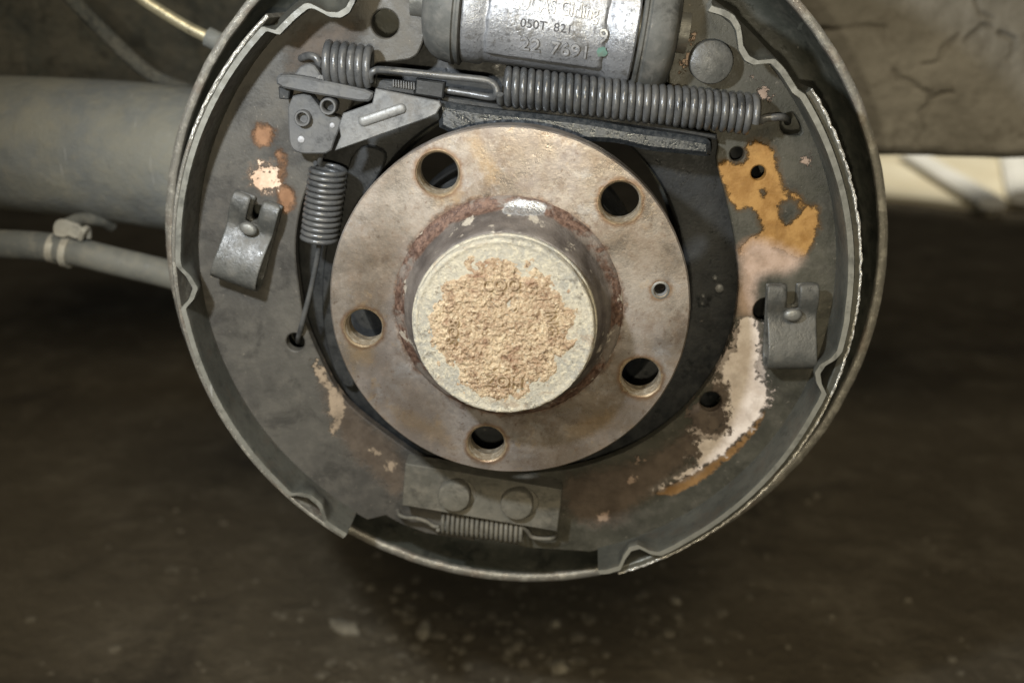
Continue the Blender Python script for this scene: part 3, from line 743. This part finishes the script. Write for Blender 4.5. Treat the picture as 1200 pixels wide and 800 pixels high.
# ---------------------------------------------------------------- wheel cylinder
AX0, AX1 = Vector(P3(480, -6, -44)), Vector(P3(810, 40, -44))
axd = (AX1 - AX0).normalized(); RC = 22.5
ef = Vector((0, 0, 1)); ef = (ef - axd * ef.dot(axd)).normalized(); eu = ef.cross(axd)      # front, up
if eu.y < 0: eu = -eu
def axpos(px_): return (Vector(P3(px_, (px_ - 480) / 330 * 46 - 6, -44)) - AX0).length
def lathe_axis(prof, n=72, jit=.0):
    bm = bmesh.new(); prev = None
    for s, r in prof:
        cur = [bm.verts.new(AX0 + axd * s + (ef * math.cos(a) + eu * math.sin(a)) * (r + jit * mnoise.noise((s * .3, math.cos(a) * 6, math.sin(a) * 6)))) for a in [2 * math.pi * i / n for i in range(n)]]
        if prev:
            for i in range(n): bm.faces.new((prev[i], prev[(i + 1) % n], cur[(i + 1) % n], cur[i]))
        prev = cur
    bmesh.ops.recalc_face_normals(bm, faces=bm.faces)
    return bm
wc = thing('wheel_cylinder', 'cast aluminium wheel cylinder with raised numbers above the long spring', 'wheel cylinder', (AX0.x + 60, AX0.y, -44))
sa, sb_, sc_, sd = axpos(548), axpos(574), axpos(716), axpos(746)
mk('body', lathe_axis([(sa, RC - 4), (sa + .3, RC - .6), (sa + 1, RC), (sb_ - 1.5, RC), (sb_, RC - 1.0), (sb_ + 1, RC - 1.1), (sc_ - 2, RC - 1.1), (sc_ - .6, RC - .6), (sc_ + .6, RC + .3), (sd - 1, RC + .5), (sd - .3, RC - .2), (sd, RC - 4)], 96, .18), 'cast', wc)
# raised pad carrying the writing
bm = bmesh.new(); rows = []
pa, pb = axpos(576), axpos(712)
NU, NV = 48, 30
for i in range(NU + 1):
    row = []
    for j in range(NV + 1):
        s = pa + (pb - pa) * i / NU; ang = math.radians(-52 + 90 * j / NV)
        cor = max(0, abs(i / NU - .5) * 2 - .9) * 10 + max(0, abs(j / NV - .5) * 2 - .86) * 7
        edge_ = 1 if 0 < i < NU and 0 < j < NV else 0
        r = RC - 1.8 + (2.1 - min(1.0, cor * cor * .6) * .9 + .12 * mnoise.noise((s * .25, ang * 6, 3))) * edge_
        sj = s + (.9 * mnoise.noise((ang * 5, 1.7 if i < NU / 2 else 8.3, 0)) if i in (0, 1, NU - 1, NU) else 0)
        row.append(bm.verts.new(AX0 + axd * sj + (ef * math.cos(ang) + eu * math.sin(ang)) * r))
    rows.append(row)
for a, b in zip(rows[:-1], rows[1:]):
    for j in range(NV): bm.faces.new((a[j], a[j + 1], b[j + 1], b[j]))
bmesh.ops.recalc_face_normals(bm, faces=bm.faces)
if sum(f.normal.z for f in bm.faces) < 0: bmesh.ops.reverse_faces(bm, faces=bm.faces)
pad = mk('name_pad', bm, 'cast', wc, smooth=60)
def cyl_text(s, px_, ang, size, mat, ext=.28, bold=.03, rad=RC + .35, wid=1.0):
    bm = text_mesh(s, size, ext, bold); s0 = axpos(px_)
    for v in bm.verts:
        a = math.radians(ang) + v.co.y / rad; rr = rad + v.co.z
        v.co = AX0 + axd * (s0 + v.co.x * wid) + (ef * math.cos(a) + eu * math.sin(a)) * rr
    o = mk('cast_lettering', bm, mat, pad, smooth=0)
    if mat == 'letters':        # bolder dark copy paints a shadow outline, with dirt, round the raised strokes
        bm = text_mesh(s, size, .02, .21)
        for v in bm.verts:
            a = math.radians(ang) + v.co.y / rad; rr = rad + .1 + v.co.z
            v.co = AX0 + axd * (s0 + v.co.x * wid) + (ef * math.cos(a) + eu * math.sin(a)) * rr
        mk('lettering_shade', bm, 'grime_shade', pad, smooth=0)
    return o
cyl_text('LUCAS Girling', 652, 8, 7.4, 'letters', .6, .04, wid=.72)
cyl_text('050T', 630, -10, 4.6, 'stamp', .12, .05, wid=1.05)
cyl_text('821', 663, -10, 4.6, 'stamp', .12, .05, wid=1.05)
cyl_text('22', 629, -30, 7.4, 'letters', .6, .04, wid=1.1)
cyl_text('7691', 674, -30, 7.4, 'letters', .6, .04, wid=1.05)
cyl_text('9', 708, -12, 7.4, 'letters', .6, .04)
# green paint dab under the single 9
bm = bmesh.new(); cv = bm.verts.new((0, 0, 0)); s0 = axpos(709)
pts = []
for i in range(18):
    a = 2 * math.pi * i / 18; rr = 1.9 * (1 + .35 * mnoise.noise((math.cos(a) * 1.5, math.sin(a) * 1.5, 4)))
    an = math.radians(-27) + math.sin(a) * rr * 1.2 / RC
    pts.append(bm.verts.new(AX0 + axd * (s0 + math.cos(a) * rr) + (ef * math.cos(an) + eu * math.sin(an)) * (RC + .42)))
cv.co = AX0 + axd * s0 + (ef * math.cos(math.radians(-27)) + eu * math.sin(math.radians(-27))) * (RC + .62)
for i in range(18): bm.faces.new((cv, pts[i], pts[(i + 1) % 18]))
bmesh.ops.recalc_face_normals(bm, faces=bm.faces)
mk('green_paint_mark', bm, 'green', pad)
s0, s1 = axpos(502), axpos(548)
mk('rubber_boot', lathe_axis([(s0 - 1, 8), (s0, 15), (s0 + 1.2, 18.5), (s0 + 4, 21.5), (s0 + 7.5, 23.2), (s0 + 11, 23.8), (s1 - 3.2, 24.2), (s1 - 2.6, 23.4), (s1 - 2, 23.4), (s1 - 1.4, 24.0), (s1 - .5, 24.0), (s1, 23.2), (s1, 18)], 72, .12), 'rubber', wc)
s0, s1 = axpos(748), axpos(792)
mk('rubber_boot', lathe_axis([(s0, 18), (s0, 23.2), (s0 + .5, 24.0), (s0 + 1.4, 24.0), (s0 + 2, 23.4), (s0 + 2.6, 23.4), (s0 + 3.2, 24.4), (s0 + 6, 24.8), (s1 - 5, 24.2), (s1 - 2.4, 22.8), (s1 - .8, 20), (s1, 16), (s1 + .5, 8)], 72, .12), 'rubber', wc)
mk('piston', lathe_axis([(axpos(484), .5), (axpos(484), 8), (axpos(806), 8), (axpos(806), .5)], 32), 'pin', wc)

# ---------------------------------------------------------------- springs
ZS = -33
sp = thing('upper_return_spring', 'long double-coil return spring stretched below the wheel cylinder', 'spring', P3(640, 112, ZS))
a, b = Vector(P3(379, 73, ZS)), Vector(P3(435, 80, ZS))
mk('coil', tube(helix(a, b, 7.3, 6.0, 26, ph=1.0, wob=.04), 1.62, 12), 'spring', sp, smooth=70)
a2, b2 = Vector(P3(588, 101, ZS)), Vector(P3(884, 135, ZS))
mk('coil', tube(helix(a2, b2, 6.6, 33, 20, ph=.4, wob=.045), 1.5, 10), 'spring', sp, smooth=70)
top = [P3(434, 95, ZS + 5), P3(434, 88, ZS + 6.5), P3(438, 83.5, ZS + 7), P3(446, 82, ZS + 6), P3(470, 84, ZS + 4), P3(520, 89, ZS + 3), P3(560, 93, ZS + 3), P3(574, 96, ZS + 3), P3(581, 102, ZS + 3), P3(582, 110, ZS + 3), P3(575, 114, ZS + 1), P3(545, 109, ZS - 1), P3(510, 104, ZS - 2), P3(470, 99, ZS - 3), P3(440, 97, ZS - 3)]
mk('link', tube(catmull(top, 8), 1.45, 12), 'spring', sp, smooth=70)
mk('hook', tube(catmull([P3(378, 76, ZS - 3), P3(374, 74, ZS - 4), P3(370, 68, ZS - 4), P3(362, 65.5, ZS - 5), P3(354, 68, ZS - 8), P3(352, 70, ZS - 14)], 8), 1.5, 12), 'spring', sp, smooth=70)
mk('hook', tube(catmull([P3(884, 140, ZS + 3), P3(890, 142, ZS), P3(897, 139, ZS - 1), P3(910, 137.5, ZS - 1), P3(918, 138, ZS - 3), P3(922, 140, ZS - 8), P3(923, 143, ZS - 15)], 8), 1.5, 12), 'spring', sp, smooth=70)

sv = thing('adjuster_spring', 'short upright coil spring left of the rusty hub flange', 'spring', P3(375, 285, ZS))
a, b = Vector(P3(385, 196, -36)), Vector(P3(374, 281, -36))
mk('coil', tube(helix(a, b, 7.0, 13, 24, ph=2.0, wob=.035), 1.12, 10), 'spring', sv, smooth=70)
mk('hook', tube(catmull([P3(384, 199, -43), P3(377, 195, -42), P3(375, 188, -38), P3(378, 177, -35), P3(383, 165, -32), P3(387, 160, -33), P3(389, 163, -37)], 8), 1.1, 10), 'spring', sv, smooth=70)
mk('straight_wire', tube(catmull([P3(378, 281, -31), P3(374, 285, -33), P3(373, 295, -34), P3(364, 340, -36), P3(355, 375, -38), P3(350, 394, -41), P3(349, 400, -46)], 8), 1.15, 10), 'spring', sv, smooth=70)

sl = thing('lower_return_spring', 'small dusty coil spring tucked under the bottom anchor block', 'spring', P3(560, 615, -36))
a, b = Vector(P3(515, 611, -37)), Vector(P3(611, 623, -37))
mk('coil', tube(helix(a, b, 4.7, 17, 20, ph=.4, wob=.04), .95, 8), 'block', sl, smooth=70)
mk('hook', tube(catmull([P3(515, 617, -35), P3(508, 616, -36), P3(500, 611, -36), P3(488, 607, -36), P3(475, 606, -36), P3(468, 603, -37), P3(466, 598, -42)], 8), .95, 8), 'block', sl, smooth=70)
mk('hook', tube(catmull([P3(611, 616, -34), P3(618, 622, -35), P3(624, 629, -36), P3(638, 631, -36), P3(648, 630, -37), P3(652, 626, -42)], 8), .95, 8), 'block', sl, smooth=70)

# ---------------------------------------------------------------- bottom anchor block
ab = thing('anchor_block', 'dull rectangular anchor block with two round pins at the bottom of the brake', 'anchor block', P3(565, 610, -34))
zA = -31.5
rec = [at(537, 579.5, zA), at(610, 589, zA)]
mk('block', plate(ats([(475, 543), (659, 574), (653, 623), (471, 592)], zA), [circle(c, 7.9, 40) for c in rec], zA, ZW + .3, .45), 'block', ab)
for c in rec:
    mk('pin', revolve([(7.4, ZW), (7.3, zA - .2), (7.25, zA + 3.0), (6.9, zA + 3.7), (6.0, zA + 4.0), (.4, zA + 4.1)], 40, (c[0] - 1.6, c[1] + .6), closed=True), 'block', ab)
    mk('recess_floor', plate(circle(c, 7.88, 32), [], zA - 1.5, ZW + .5, 0), 'block', ab)

# ---------------------------------------------------------------- strut and adjuster
zS = -29
st = thing('push_rod_strut', 'oily dark strut bar running under the long spring to the right shoe', 'strut', P3(670, 160, zS))
top_e = [(512, 118), (560, 127), (620, 133), (690, 141), (740, 150), (790, 157), (826, 163), (833, 167)]
low_e = [(834, 178), (830, 184), (800, 181), (760, 177), (720, 168), (660, 166), (600, 165), (540, 160), (514, 150)]
mk('bar', plate(sm_open(ats(top_e, zS), 4) + sm_open(ats(low_e, zS), 4), [], zS, zS - 7, 2.0), 'oily', st)
mk('upper_flange', plate(sm_open(ats([(516, 112), (600, 123), (700, 134), (770, 144), (840, 158)], zS - 6), 3) + sm_open(ats([(840, 164), (770, 152), (700, 142), (600, 131), (516, 120)], zS - 6), 3), [], zS - 6, zS - 10, .6), 'dark', st)
mk('tooth_bar', plate(ats([(440, 92), (486, 96), (486, 112), (440, 104)], zS - 3), [], zS - 3, zS - 6, .5), 'dark', st)
for i in range(9):
    c = at(461 + i * 3, 97 + i * .45, zS - 2)
    mk('tooth', plate([(c[0] - .35, c[1] - 1.6), (c[0] + .35, c[1] - 1.6), (c[0] + .25, c[1] + 1.2), (c[0] - .25, c[1] + 1.2)], [], zS - 2, zS - 4, .1), 'spring', st, smooth=0)
mk('sleeve', plate(ats([(487, 92), (521, 97), (519, 116), (486, 111)], zS - 1), [], zS - 1, zS - 6, .6), 'dark', st)

zL = -25
al = thing('adjuster_lever', 'bright wedge-shaped adjuster lever with a long raised rib', 'lever', P3(450, 140, zL))
wp = ats([(440, 104), (515, 119), (517, 124), (511, 134), (500, 139), (392, 177), (399, 160), (397, 147), (402, 133), (436, 121)], zL)
mk('blade', plate(wp, [], zL, zL - 2.4, .4), 'zinc', al)
r0, r1 = Vector(P3(426, 142, zL)), Vector(P3(470, 127.5, zL)); dv = (r1 - r0).normalized()
bm = bmesh.new(); prev = None
for h, w in ((-.1, 2.1), (.5, 2.0), (.9, 1.5), (1.1, .6)):
    lp = []
    for k in range(24):
        a = 2 * math.pi * k / 24; cc = r1 if math.cos(a) > 0 else r0
        ox = dv * (math.cos(a) * w) + Vector((-dv.y, dv.x, 0)) * (math.sin(a) * w)
        lp.append(bm.verts.new((cc.x + ox.x, cc.y + ox.y, zL + h)))
    if prev:
        for k in range(24): bm.faces.new((prev[k], prev[(k + 1) % 24], lp[(k + 1) % 24], lp[k]))
    prev = lp
bm.faces.new(prev); bmesh.ops.recalc_face_normals(bm, faces=bm.faces)
mk('raised_rib', bm, 'zinc_dark', al, smooth=60)

zP = -30
pl = thing('pawl_plate', 'small dark pawl plate with two hollow rivets, left of the bright adjuster lever', 'pawl plate', P3(360, 160, zP))
mk('plate', plate(smooth_loop(ats([(337, 114), (361, 109), (370, 120), (379, 132), (400, 139), (398, 150), (392, 164), (387, 180), (365, 180.5), (350, 180), (341, 174), (338, 160)], zP), 1), [], zP, zP - 5, .5), 'pawl', pl)
for (x, y), R_ in (((354, 139), 3.3), ((384, 125), 3.4)):
    c = at(x, y, zP + 3); n_ = mk('hollow_rivet', revolve([(R_, zP - 2), (R_, zP + 2.6), (R_ - .3, zP + 3.1), (R_ - .9, zP + 3.1), (R_ - 1.3, zP + 2.5), (R_ - 1.35, zP + .5)], 28, c), 'pawl', pl)
    mk('rivet_bore', revolve([(R_ - 1.3, zP + 2.2), (R_ - 1.35, zP - 2), (.2, zP - 2)], 20, c, closed=True), 'dark', n_)
for (x, y), R_ in (((353, 163.5), 1.45), ((389.5, 147), 1.1)):
    mk('peened_dot', revolve([(R_, zP - .2), (R_ * .9, zP + .35), (R_ * .5, zP + .6), (.1, zP + .65)], 16, at(x, y, zP), closed=True), 'white_dot', pl)
mk('guide_bar', plate(smooth_loop(ats([(323, 88), (340, 88), (356, 90), (399, 99), (437, 107.5), (436, 116), (429, 120.5), (395, 115), (354, 108), (324, 102)], zP + 4), 1), [], zP + 4, zP - 1, .8), 'pawl', pl)
mk('bar_end', plate(ats([(326, 102), (340, 104), (338, 117), (327, 116)], zP), [], zP, zP - 6, .4), 'dark', pl)
mk('upper_tab', plate(smooth_loop(ats([(342, 92), (347, 84), (352, 77), (366, 74), (376, 88), (378, 98)], zP - 2), 1), [], zP - 2, zP - 7, .6), 'pawl', pl)

# ---------------------------------------------------------------- behind: trailing arm, hose, pipe, cable
zT = -165
p_ = [(-40, 166), (0, 168), (60, 172), (130, 178), (200, 186), (260, 196), (330, 215)]
bm = tube(catmull([P3(x, y, zT) for x, y in p_], 12), 37.5, 64, rfn=lambda u: .93 + .17 * u)
for v in bm.verts:
    v.co += Vector((0, 0, 1)) * (1.2 * mnoise.fractal((v.co.x * .05, v.co.y * .05, v.co.z * .05), 1, 2, 3))
o = mk('trailing_arm', bm, 'arm', smooth=70); tag(o, 'thick dusty grey suspension arm running left behind the brake', 'suspension arm')
arm_o = o
wp_ = [P3(x, y - 30, zT + 30) for x, y in p_[1:6]]
mk('weld_seam', tube(catmull([(x, y, z + 1.5 * mnoise.noise((x * .2, 1, 1))) for x, y, z in catmull(wp_, 10)], 2), 1.8, 8), 'arm', arm_o)
zh = -128
bh = thing('brake_hose', 'ribless grey hose below the thick suspension arm', 'hose', P3(150, 310, zh))
bh['label'] = 'grey rubber hose below the thick suspension arm at left'
mk('tube', tube(catmull([P3(-50, 284, zh), P3(0, 286, zh), P3(40, 288, zh), P3(80, 293, zh), P3(130, 305, zh), P3(200, 322, zh - 4), P3(260, 340, zh - 14)], 10), 7.6, 28), 'hose', bh)
for x, y, w in ((64, 291, .9), (80, 294.5, 1.0)):
    mk('ferrule', tube(catmull([P3(x - 4, y - .8, zh), P3(x, y, zh), P3(x + 4, y + .8, zh)], 4), 8.7 * w, 28), 'pale_metal', bh)
br = thing('hose_bracket', 'small pale metal bracket clipping the hose under the suspension arm', 'bracket', P3(85, 275, zh))
mk('front_plate', plate(smooth_loop(ats([(62, 262), (70, 256), (97, 266), (96, 279), (86, 280), (80, 276), (74, 279), (62, 276)], zh + 6), 1), [], zh + 6, zh + 3.5, .4), 'pale_metal', br)
mk('arm_tab', tube(catmull([P3(78, 264, zh + 4), P3(95, 257, zh - 8), P3(118, 258, zh - 18), P3(130, 264, zh - 26)], 6), 3.6, 10), 'hose', br)
mk('wire_loop', tube(catmull([P3(94, 280, zh + 4), P3(98, 270, zh + 6), P3(103, 268, zh + 2), P3(104, 278, zh)], 6), 1.5, 8), 'pale_metal', br)
zp = -120
bpipe = thing('brake_pipe', 'thin pale brake pipe at upper left running to the rim', 'pipe', P3(210, 25, zp))
mk('pipe', tube(catmull([P3(120, -40, zp), P3(160, -6, zp), P3(190, 14, zp), P3(220, 32, zp), P3(246, 45, zp)], 8), 2.9, 18), 'pipe', bpipe)
mk('fitting', tube(catmull([P3(243, 43, zp), P3(255, 49, zp), P3(275, 60, zp), P3(300, 78, zp)], 6), 4.8, 18), 'arm', bpipe)
zc = -200
o = mk('thin_cable', tube(catmull([P3(60, -30, zc), P3(85, 0, zc), P3(120, 36, zc), P3(155, 70, zc), P3(185, 92, zc), P3(230, 110, zc)], 8), 4.2, 14), 'under')
tag(o, 'dark cable hanging above the suspension arm at upper left', 'cable')

# dark underbody above and behind the arm
zu = -420
bm = plate(smooth_loop(ats([(-300, -200), (520, -200), (520, 60), (300, 120), (200, 118), (90, 128), (-60, 120), (-300, 130)], zu), 1), [], zu, zu - 12, 3, cut=20)
for v in bm.verts: v.co.z += 14 * mnoise.fractal((v.co.x * .012, v.co.y * .012, 0), 1, 2, 4)
o = mk('underbody_panel', bm, 'under', smooth=60); tag(o, 'dark car underbody panel behind the cables at upper left', 'panel')

# ---------------------------------------------------------------- right: cracked panel, pale sheet
zK = -330
cracks = [[(1122, 42), (1108, 58), (1098, 71), (1080, 74)], [(1130, 46), (1146, 40), (1152, 33), (1166, 32)], [(1045, 80), (1052, 94), (1076, 102), (1088, 110), (1090, 126), (1080, 136), (1084, 152), (1076, 168)], [(1090, 118), (1104, 110), (1114, 108)], [(1176, 40), (1190, 46), (1192, 60), (1188, 68)], [(955, 38), (1000, 32), (1036, 30)], [(1146, 0), (1152, 14), (1168, 22)]]
ck = [np.array(ats(c, zK)) for c in cracks]
def crack_d(p):
    d = np.full(len(p), 1e9)
    for c in ck:
        for a, b in zip(c[:-1], c[1:]):
            e_ = b - a; w = p - a; h = np.clip((w @ e_) / (e_ @ e_), 0, 1); d = np.minimum(d, np.hypot(*(w - h[:, None] * e_).T))
    return d
x0, y0 = at(860, 184, zK); x1, _ = at(1330, 184, zK); _, y1 = at(1000, -90, zK)
nx, ny = 260, 190
bm = bmesh.new(); vs = []
gx, gy = np.meshgrid(np.linspace(x0, x1, nx), np.linspace(y0, y1, ny), indexing='ij')
pts = np.stack([gx.ravel(), gy.ravel()], 1)
jit = np.array([[mnoise.noise((x * .06, y * .06, 1)), mnoise.noise((x * .06, y * .06, 8))] for x, y in pts]) * 3.0
dcr = crack_d(pts + jit)
for k, (x, y) in enumerate(pts):
    z = zK + 9 * mnoise.fractal((x * .011, y * .011, 2), 1, 2, 4) + .8 * mnoise.fractal((x * .12, y * .12, 2), 1, 2, 3)
    z -= 4.0 * math.exp(-(dcr[k] / 2.0) ** 2) * (.6 + .6 * mnoise.noise((x * .05, y * .05, 4)))
    t_ = (y - y0)
    if t_ < 10: z -= (1 - math.sqrt(max(0, 1 - (1 - t_ / 10) ** 2))) * 12      # rolled lower edge
    vs.append(bm.verts.new((x, y + 1.6 * mnoise.noise((x * .03, 0, 3)) * (1 if t_ < 10 else 0), z)))
for i in range(nx - 1):
    for j in range(ny - 1):
        bm.faces.new((vs[i * ny + j], vs[(i + 1) * ny + j], vs[(i + 1) * ny + j + 1], vs[i * ny + j + 1]))
def m_mud():
    t = NT('cracked_mud')
    a = t.noise(14, 5, .6); b = t.noise(60, 5, .65); c = t.noise(300, 4, .65)
    col = t.mix(t.ramp(a, .35, .65), (.22, .205, .17), (.33, .31, .265))
    col = t.mix(t.ramp(b, .5, .7, 0, .5), col, (.12, .105, .08))
    d = t.attr('crack')
    col = t.mix(t.ramp(d, 2.2, .2, 0, .28), col, (.07, .06, .045))
    return t.fin(col, .9, 0, t.bump(c, .0006, .7, t.bump(b, .002, .6)), .2)
MAT['mud'] = m_mud()
bmesh.ops.recalc_face_normals(bm, faces=bm.faces)
o = mk('cracked_panel', bm, 'mud', smooth=70, attrs={'crack': lambda p: crack_d(p[:, :2])})
md = o.modifiers.new('thickness', 'SOLIDIFY'); md.thickness = .006; md.offset = 1
tag(o, 'cracked mud-caked grey panel at upper right beside the brake', 'panel')

def ground_at(px_, py_, h=0.0):
    d = ROT.T @ np.array([(px_ - 600) / FPX, (400 - py_) / FPX, -1.0]); zw = -HUB_H * 1000 + h
    k = (zw - EYE[1]) / d[1]; p = EYE + k * d
    return W(p[0], p[1], p[2])
sh = [(1000, 182), (1060, 180), (1130, 181), (1240, 182), (1300, 183), (1300, 246), (1240, 243), (1200, 238), (1174, 236), (1166, 247), (1150, 243), (1130, 239), (1080, 233), (1036, 229), (1000, 227)]
ps = [ground_at(x, y, 14) for x, y in sh]
bm = bmesh.new(); f = bm.faces.new([bm.verts.new(p) for p in ps])
r = bmesh.ops.extrude_face_region(bm, geom=[f])
for v in [g for g in r['geom'] if isinstance(g, bmesh.types.BMVert)]: v.co.z -= .012
bmesh.ops.recalc_face_normals(bm, faces=bm.faces)
def m_sheet(name, c0, c1):
    t = NT(name); a = t.noise(5, 4); b = t.noise(40, 4)
    return t.fin(t.mix(t.ramp(a, .35, .65), c0, c1), .6, 0, t.bump(b, .004, .5))
MAT['sheet'] = m_sheet('cream_sheet', (.66, .59, .43), (.76, .70, .54)); MAT['fold'] = m_sheet('white_fold', (.78, .77, .72), (.85, .84, .80))
sheet = thing('pale_board', 'pale cream sheet lying on the floor far behind at right', 'board', ground_at(1120, 235))
mk('sheet', bm, 'sheet', sheet, smooth=30, mm=False)
for (a, b, rr) in (((1064, 186), (1162, 247), .030), ((1186, 186), (1200, 240), .034)):
    A, B = ground_at(*a, 16), ground_at(*b, 16)
    bm = tube([A, A.lerp(B, .5), B], rr, 8)
    for v in bm.verts: v.co.z = .02 + (v.co.z - .016) * .45 + .012
    mk('raised_fold', bm, 'fold', sheet, smooth=50, mm=False)

# ---------------------------------------------------------------- grit on the floor
def stone(loc, size, seed, flat=.6, stretch=1.0):
    bm = bmesh.new(); bmesh.ops.create_icosphere(bm, subdivisions=2, radius=1)
    ang = seed * 1.7
    for v in bm.verts:
        k = 1 + .45 * mnoise.noise(v.co * 1.3 + Vector((seed, seed * 2, 0)))
        x, y, z = v.co.x * k * stretch, v.co.y * k, v.co.z * k * flat
        v.co = Vector((x * math.cos(ang) - y * math.sin(ang), x * math.sin(ang) + y * math.cos(ang), z + flat * .6)) * size + loc
    return bm
def m_stone(name, c0, c1):
    t = NT(name); b = t.noise(160, 5)
    return t.fin(t.mix(t.ramp(b, .35, .65), c0, c1), .9, 0, t.bump(b, .001, .6), .2)
MAT['stone'] = m_stone('pale_stone', (.20, .178, .135), (.32, .29, .225)); MAT['grit'] = m_stone('grit', (.12, .104, .076), (.21, .185, .14))
for (x, y, s, fl_, stt, lab) in ((402, 737, .0062, .5, 2.4, 'longish pale stone chip on the floor, below the left end of the brake rim'),
                                 (656, 786, .0064, .7, 1.1, 'pale round stone at the bottom edge of the floor, right of centre'),
                                 (651, 733, .0044, .7, 1.0, 'small pale stone on the floor below the rusty hub'),
                                 (497, 741, .0058, .5, 1.8, 'greyish stone chip on the floor left of the middle'),
                                 (792, 706, .0045, .6, 1.0, 'small stone on the floor below the right shoe end')):
    o = mk('stone_chip', stone(ground_at(x, y), s, x * .013, fl_, stt), 'stone', smooth=40, mm=False)
    tag(o, lab, 'stone', group='stone chips on the floor')
bm = bmesh.new()
rg = random.Random(4)
for i in range(520):
    x = rg.gauss(590, 130) if i < 220 else rg.gauss(640, 340); y = rg.uniform(685, 840) if i < 220 else (rg.uniform(560, 850) if i < 450 else rg.uniform(330, 560))
    p = ground_at(x, y); s = .0012 + .0030 * rg.random() ** 4
    b2 = bmesh.new(); bmesh.ops.create_icosphere(b2, subdivisions=1, radius=1)
    mp = {}
    for v in b2.verts: mp[v.index] = bm.verts.new(p + Vector((v.co.x * (1 + rg.random()), v.co.y * (1 + rg.random()), v.co.z * .6 + .3)) * s * rg.uniform(.8, 1.2))
    for f in b2.faces: bm.faces.new([mp[v.index] for v in f.verts])
    b2.free()
tag(mk('grit', bm, 'grit', smooth=40, mm=False), 'loose grit scattered on the dark floor', 'grit', kind='stuff')
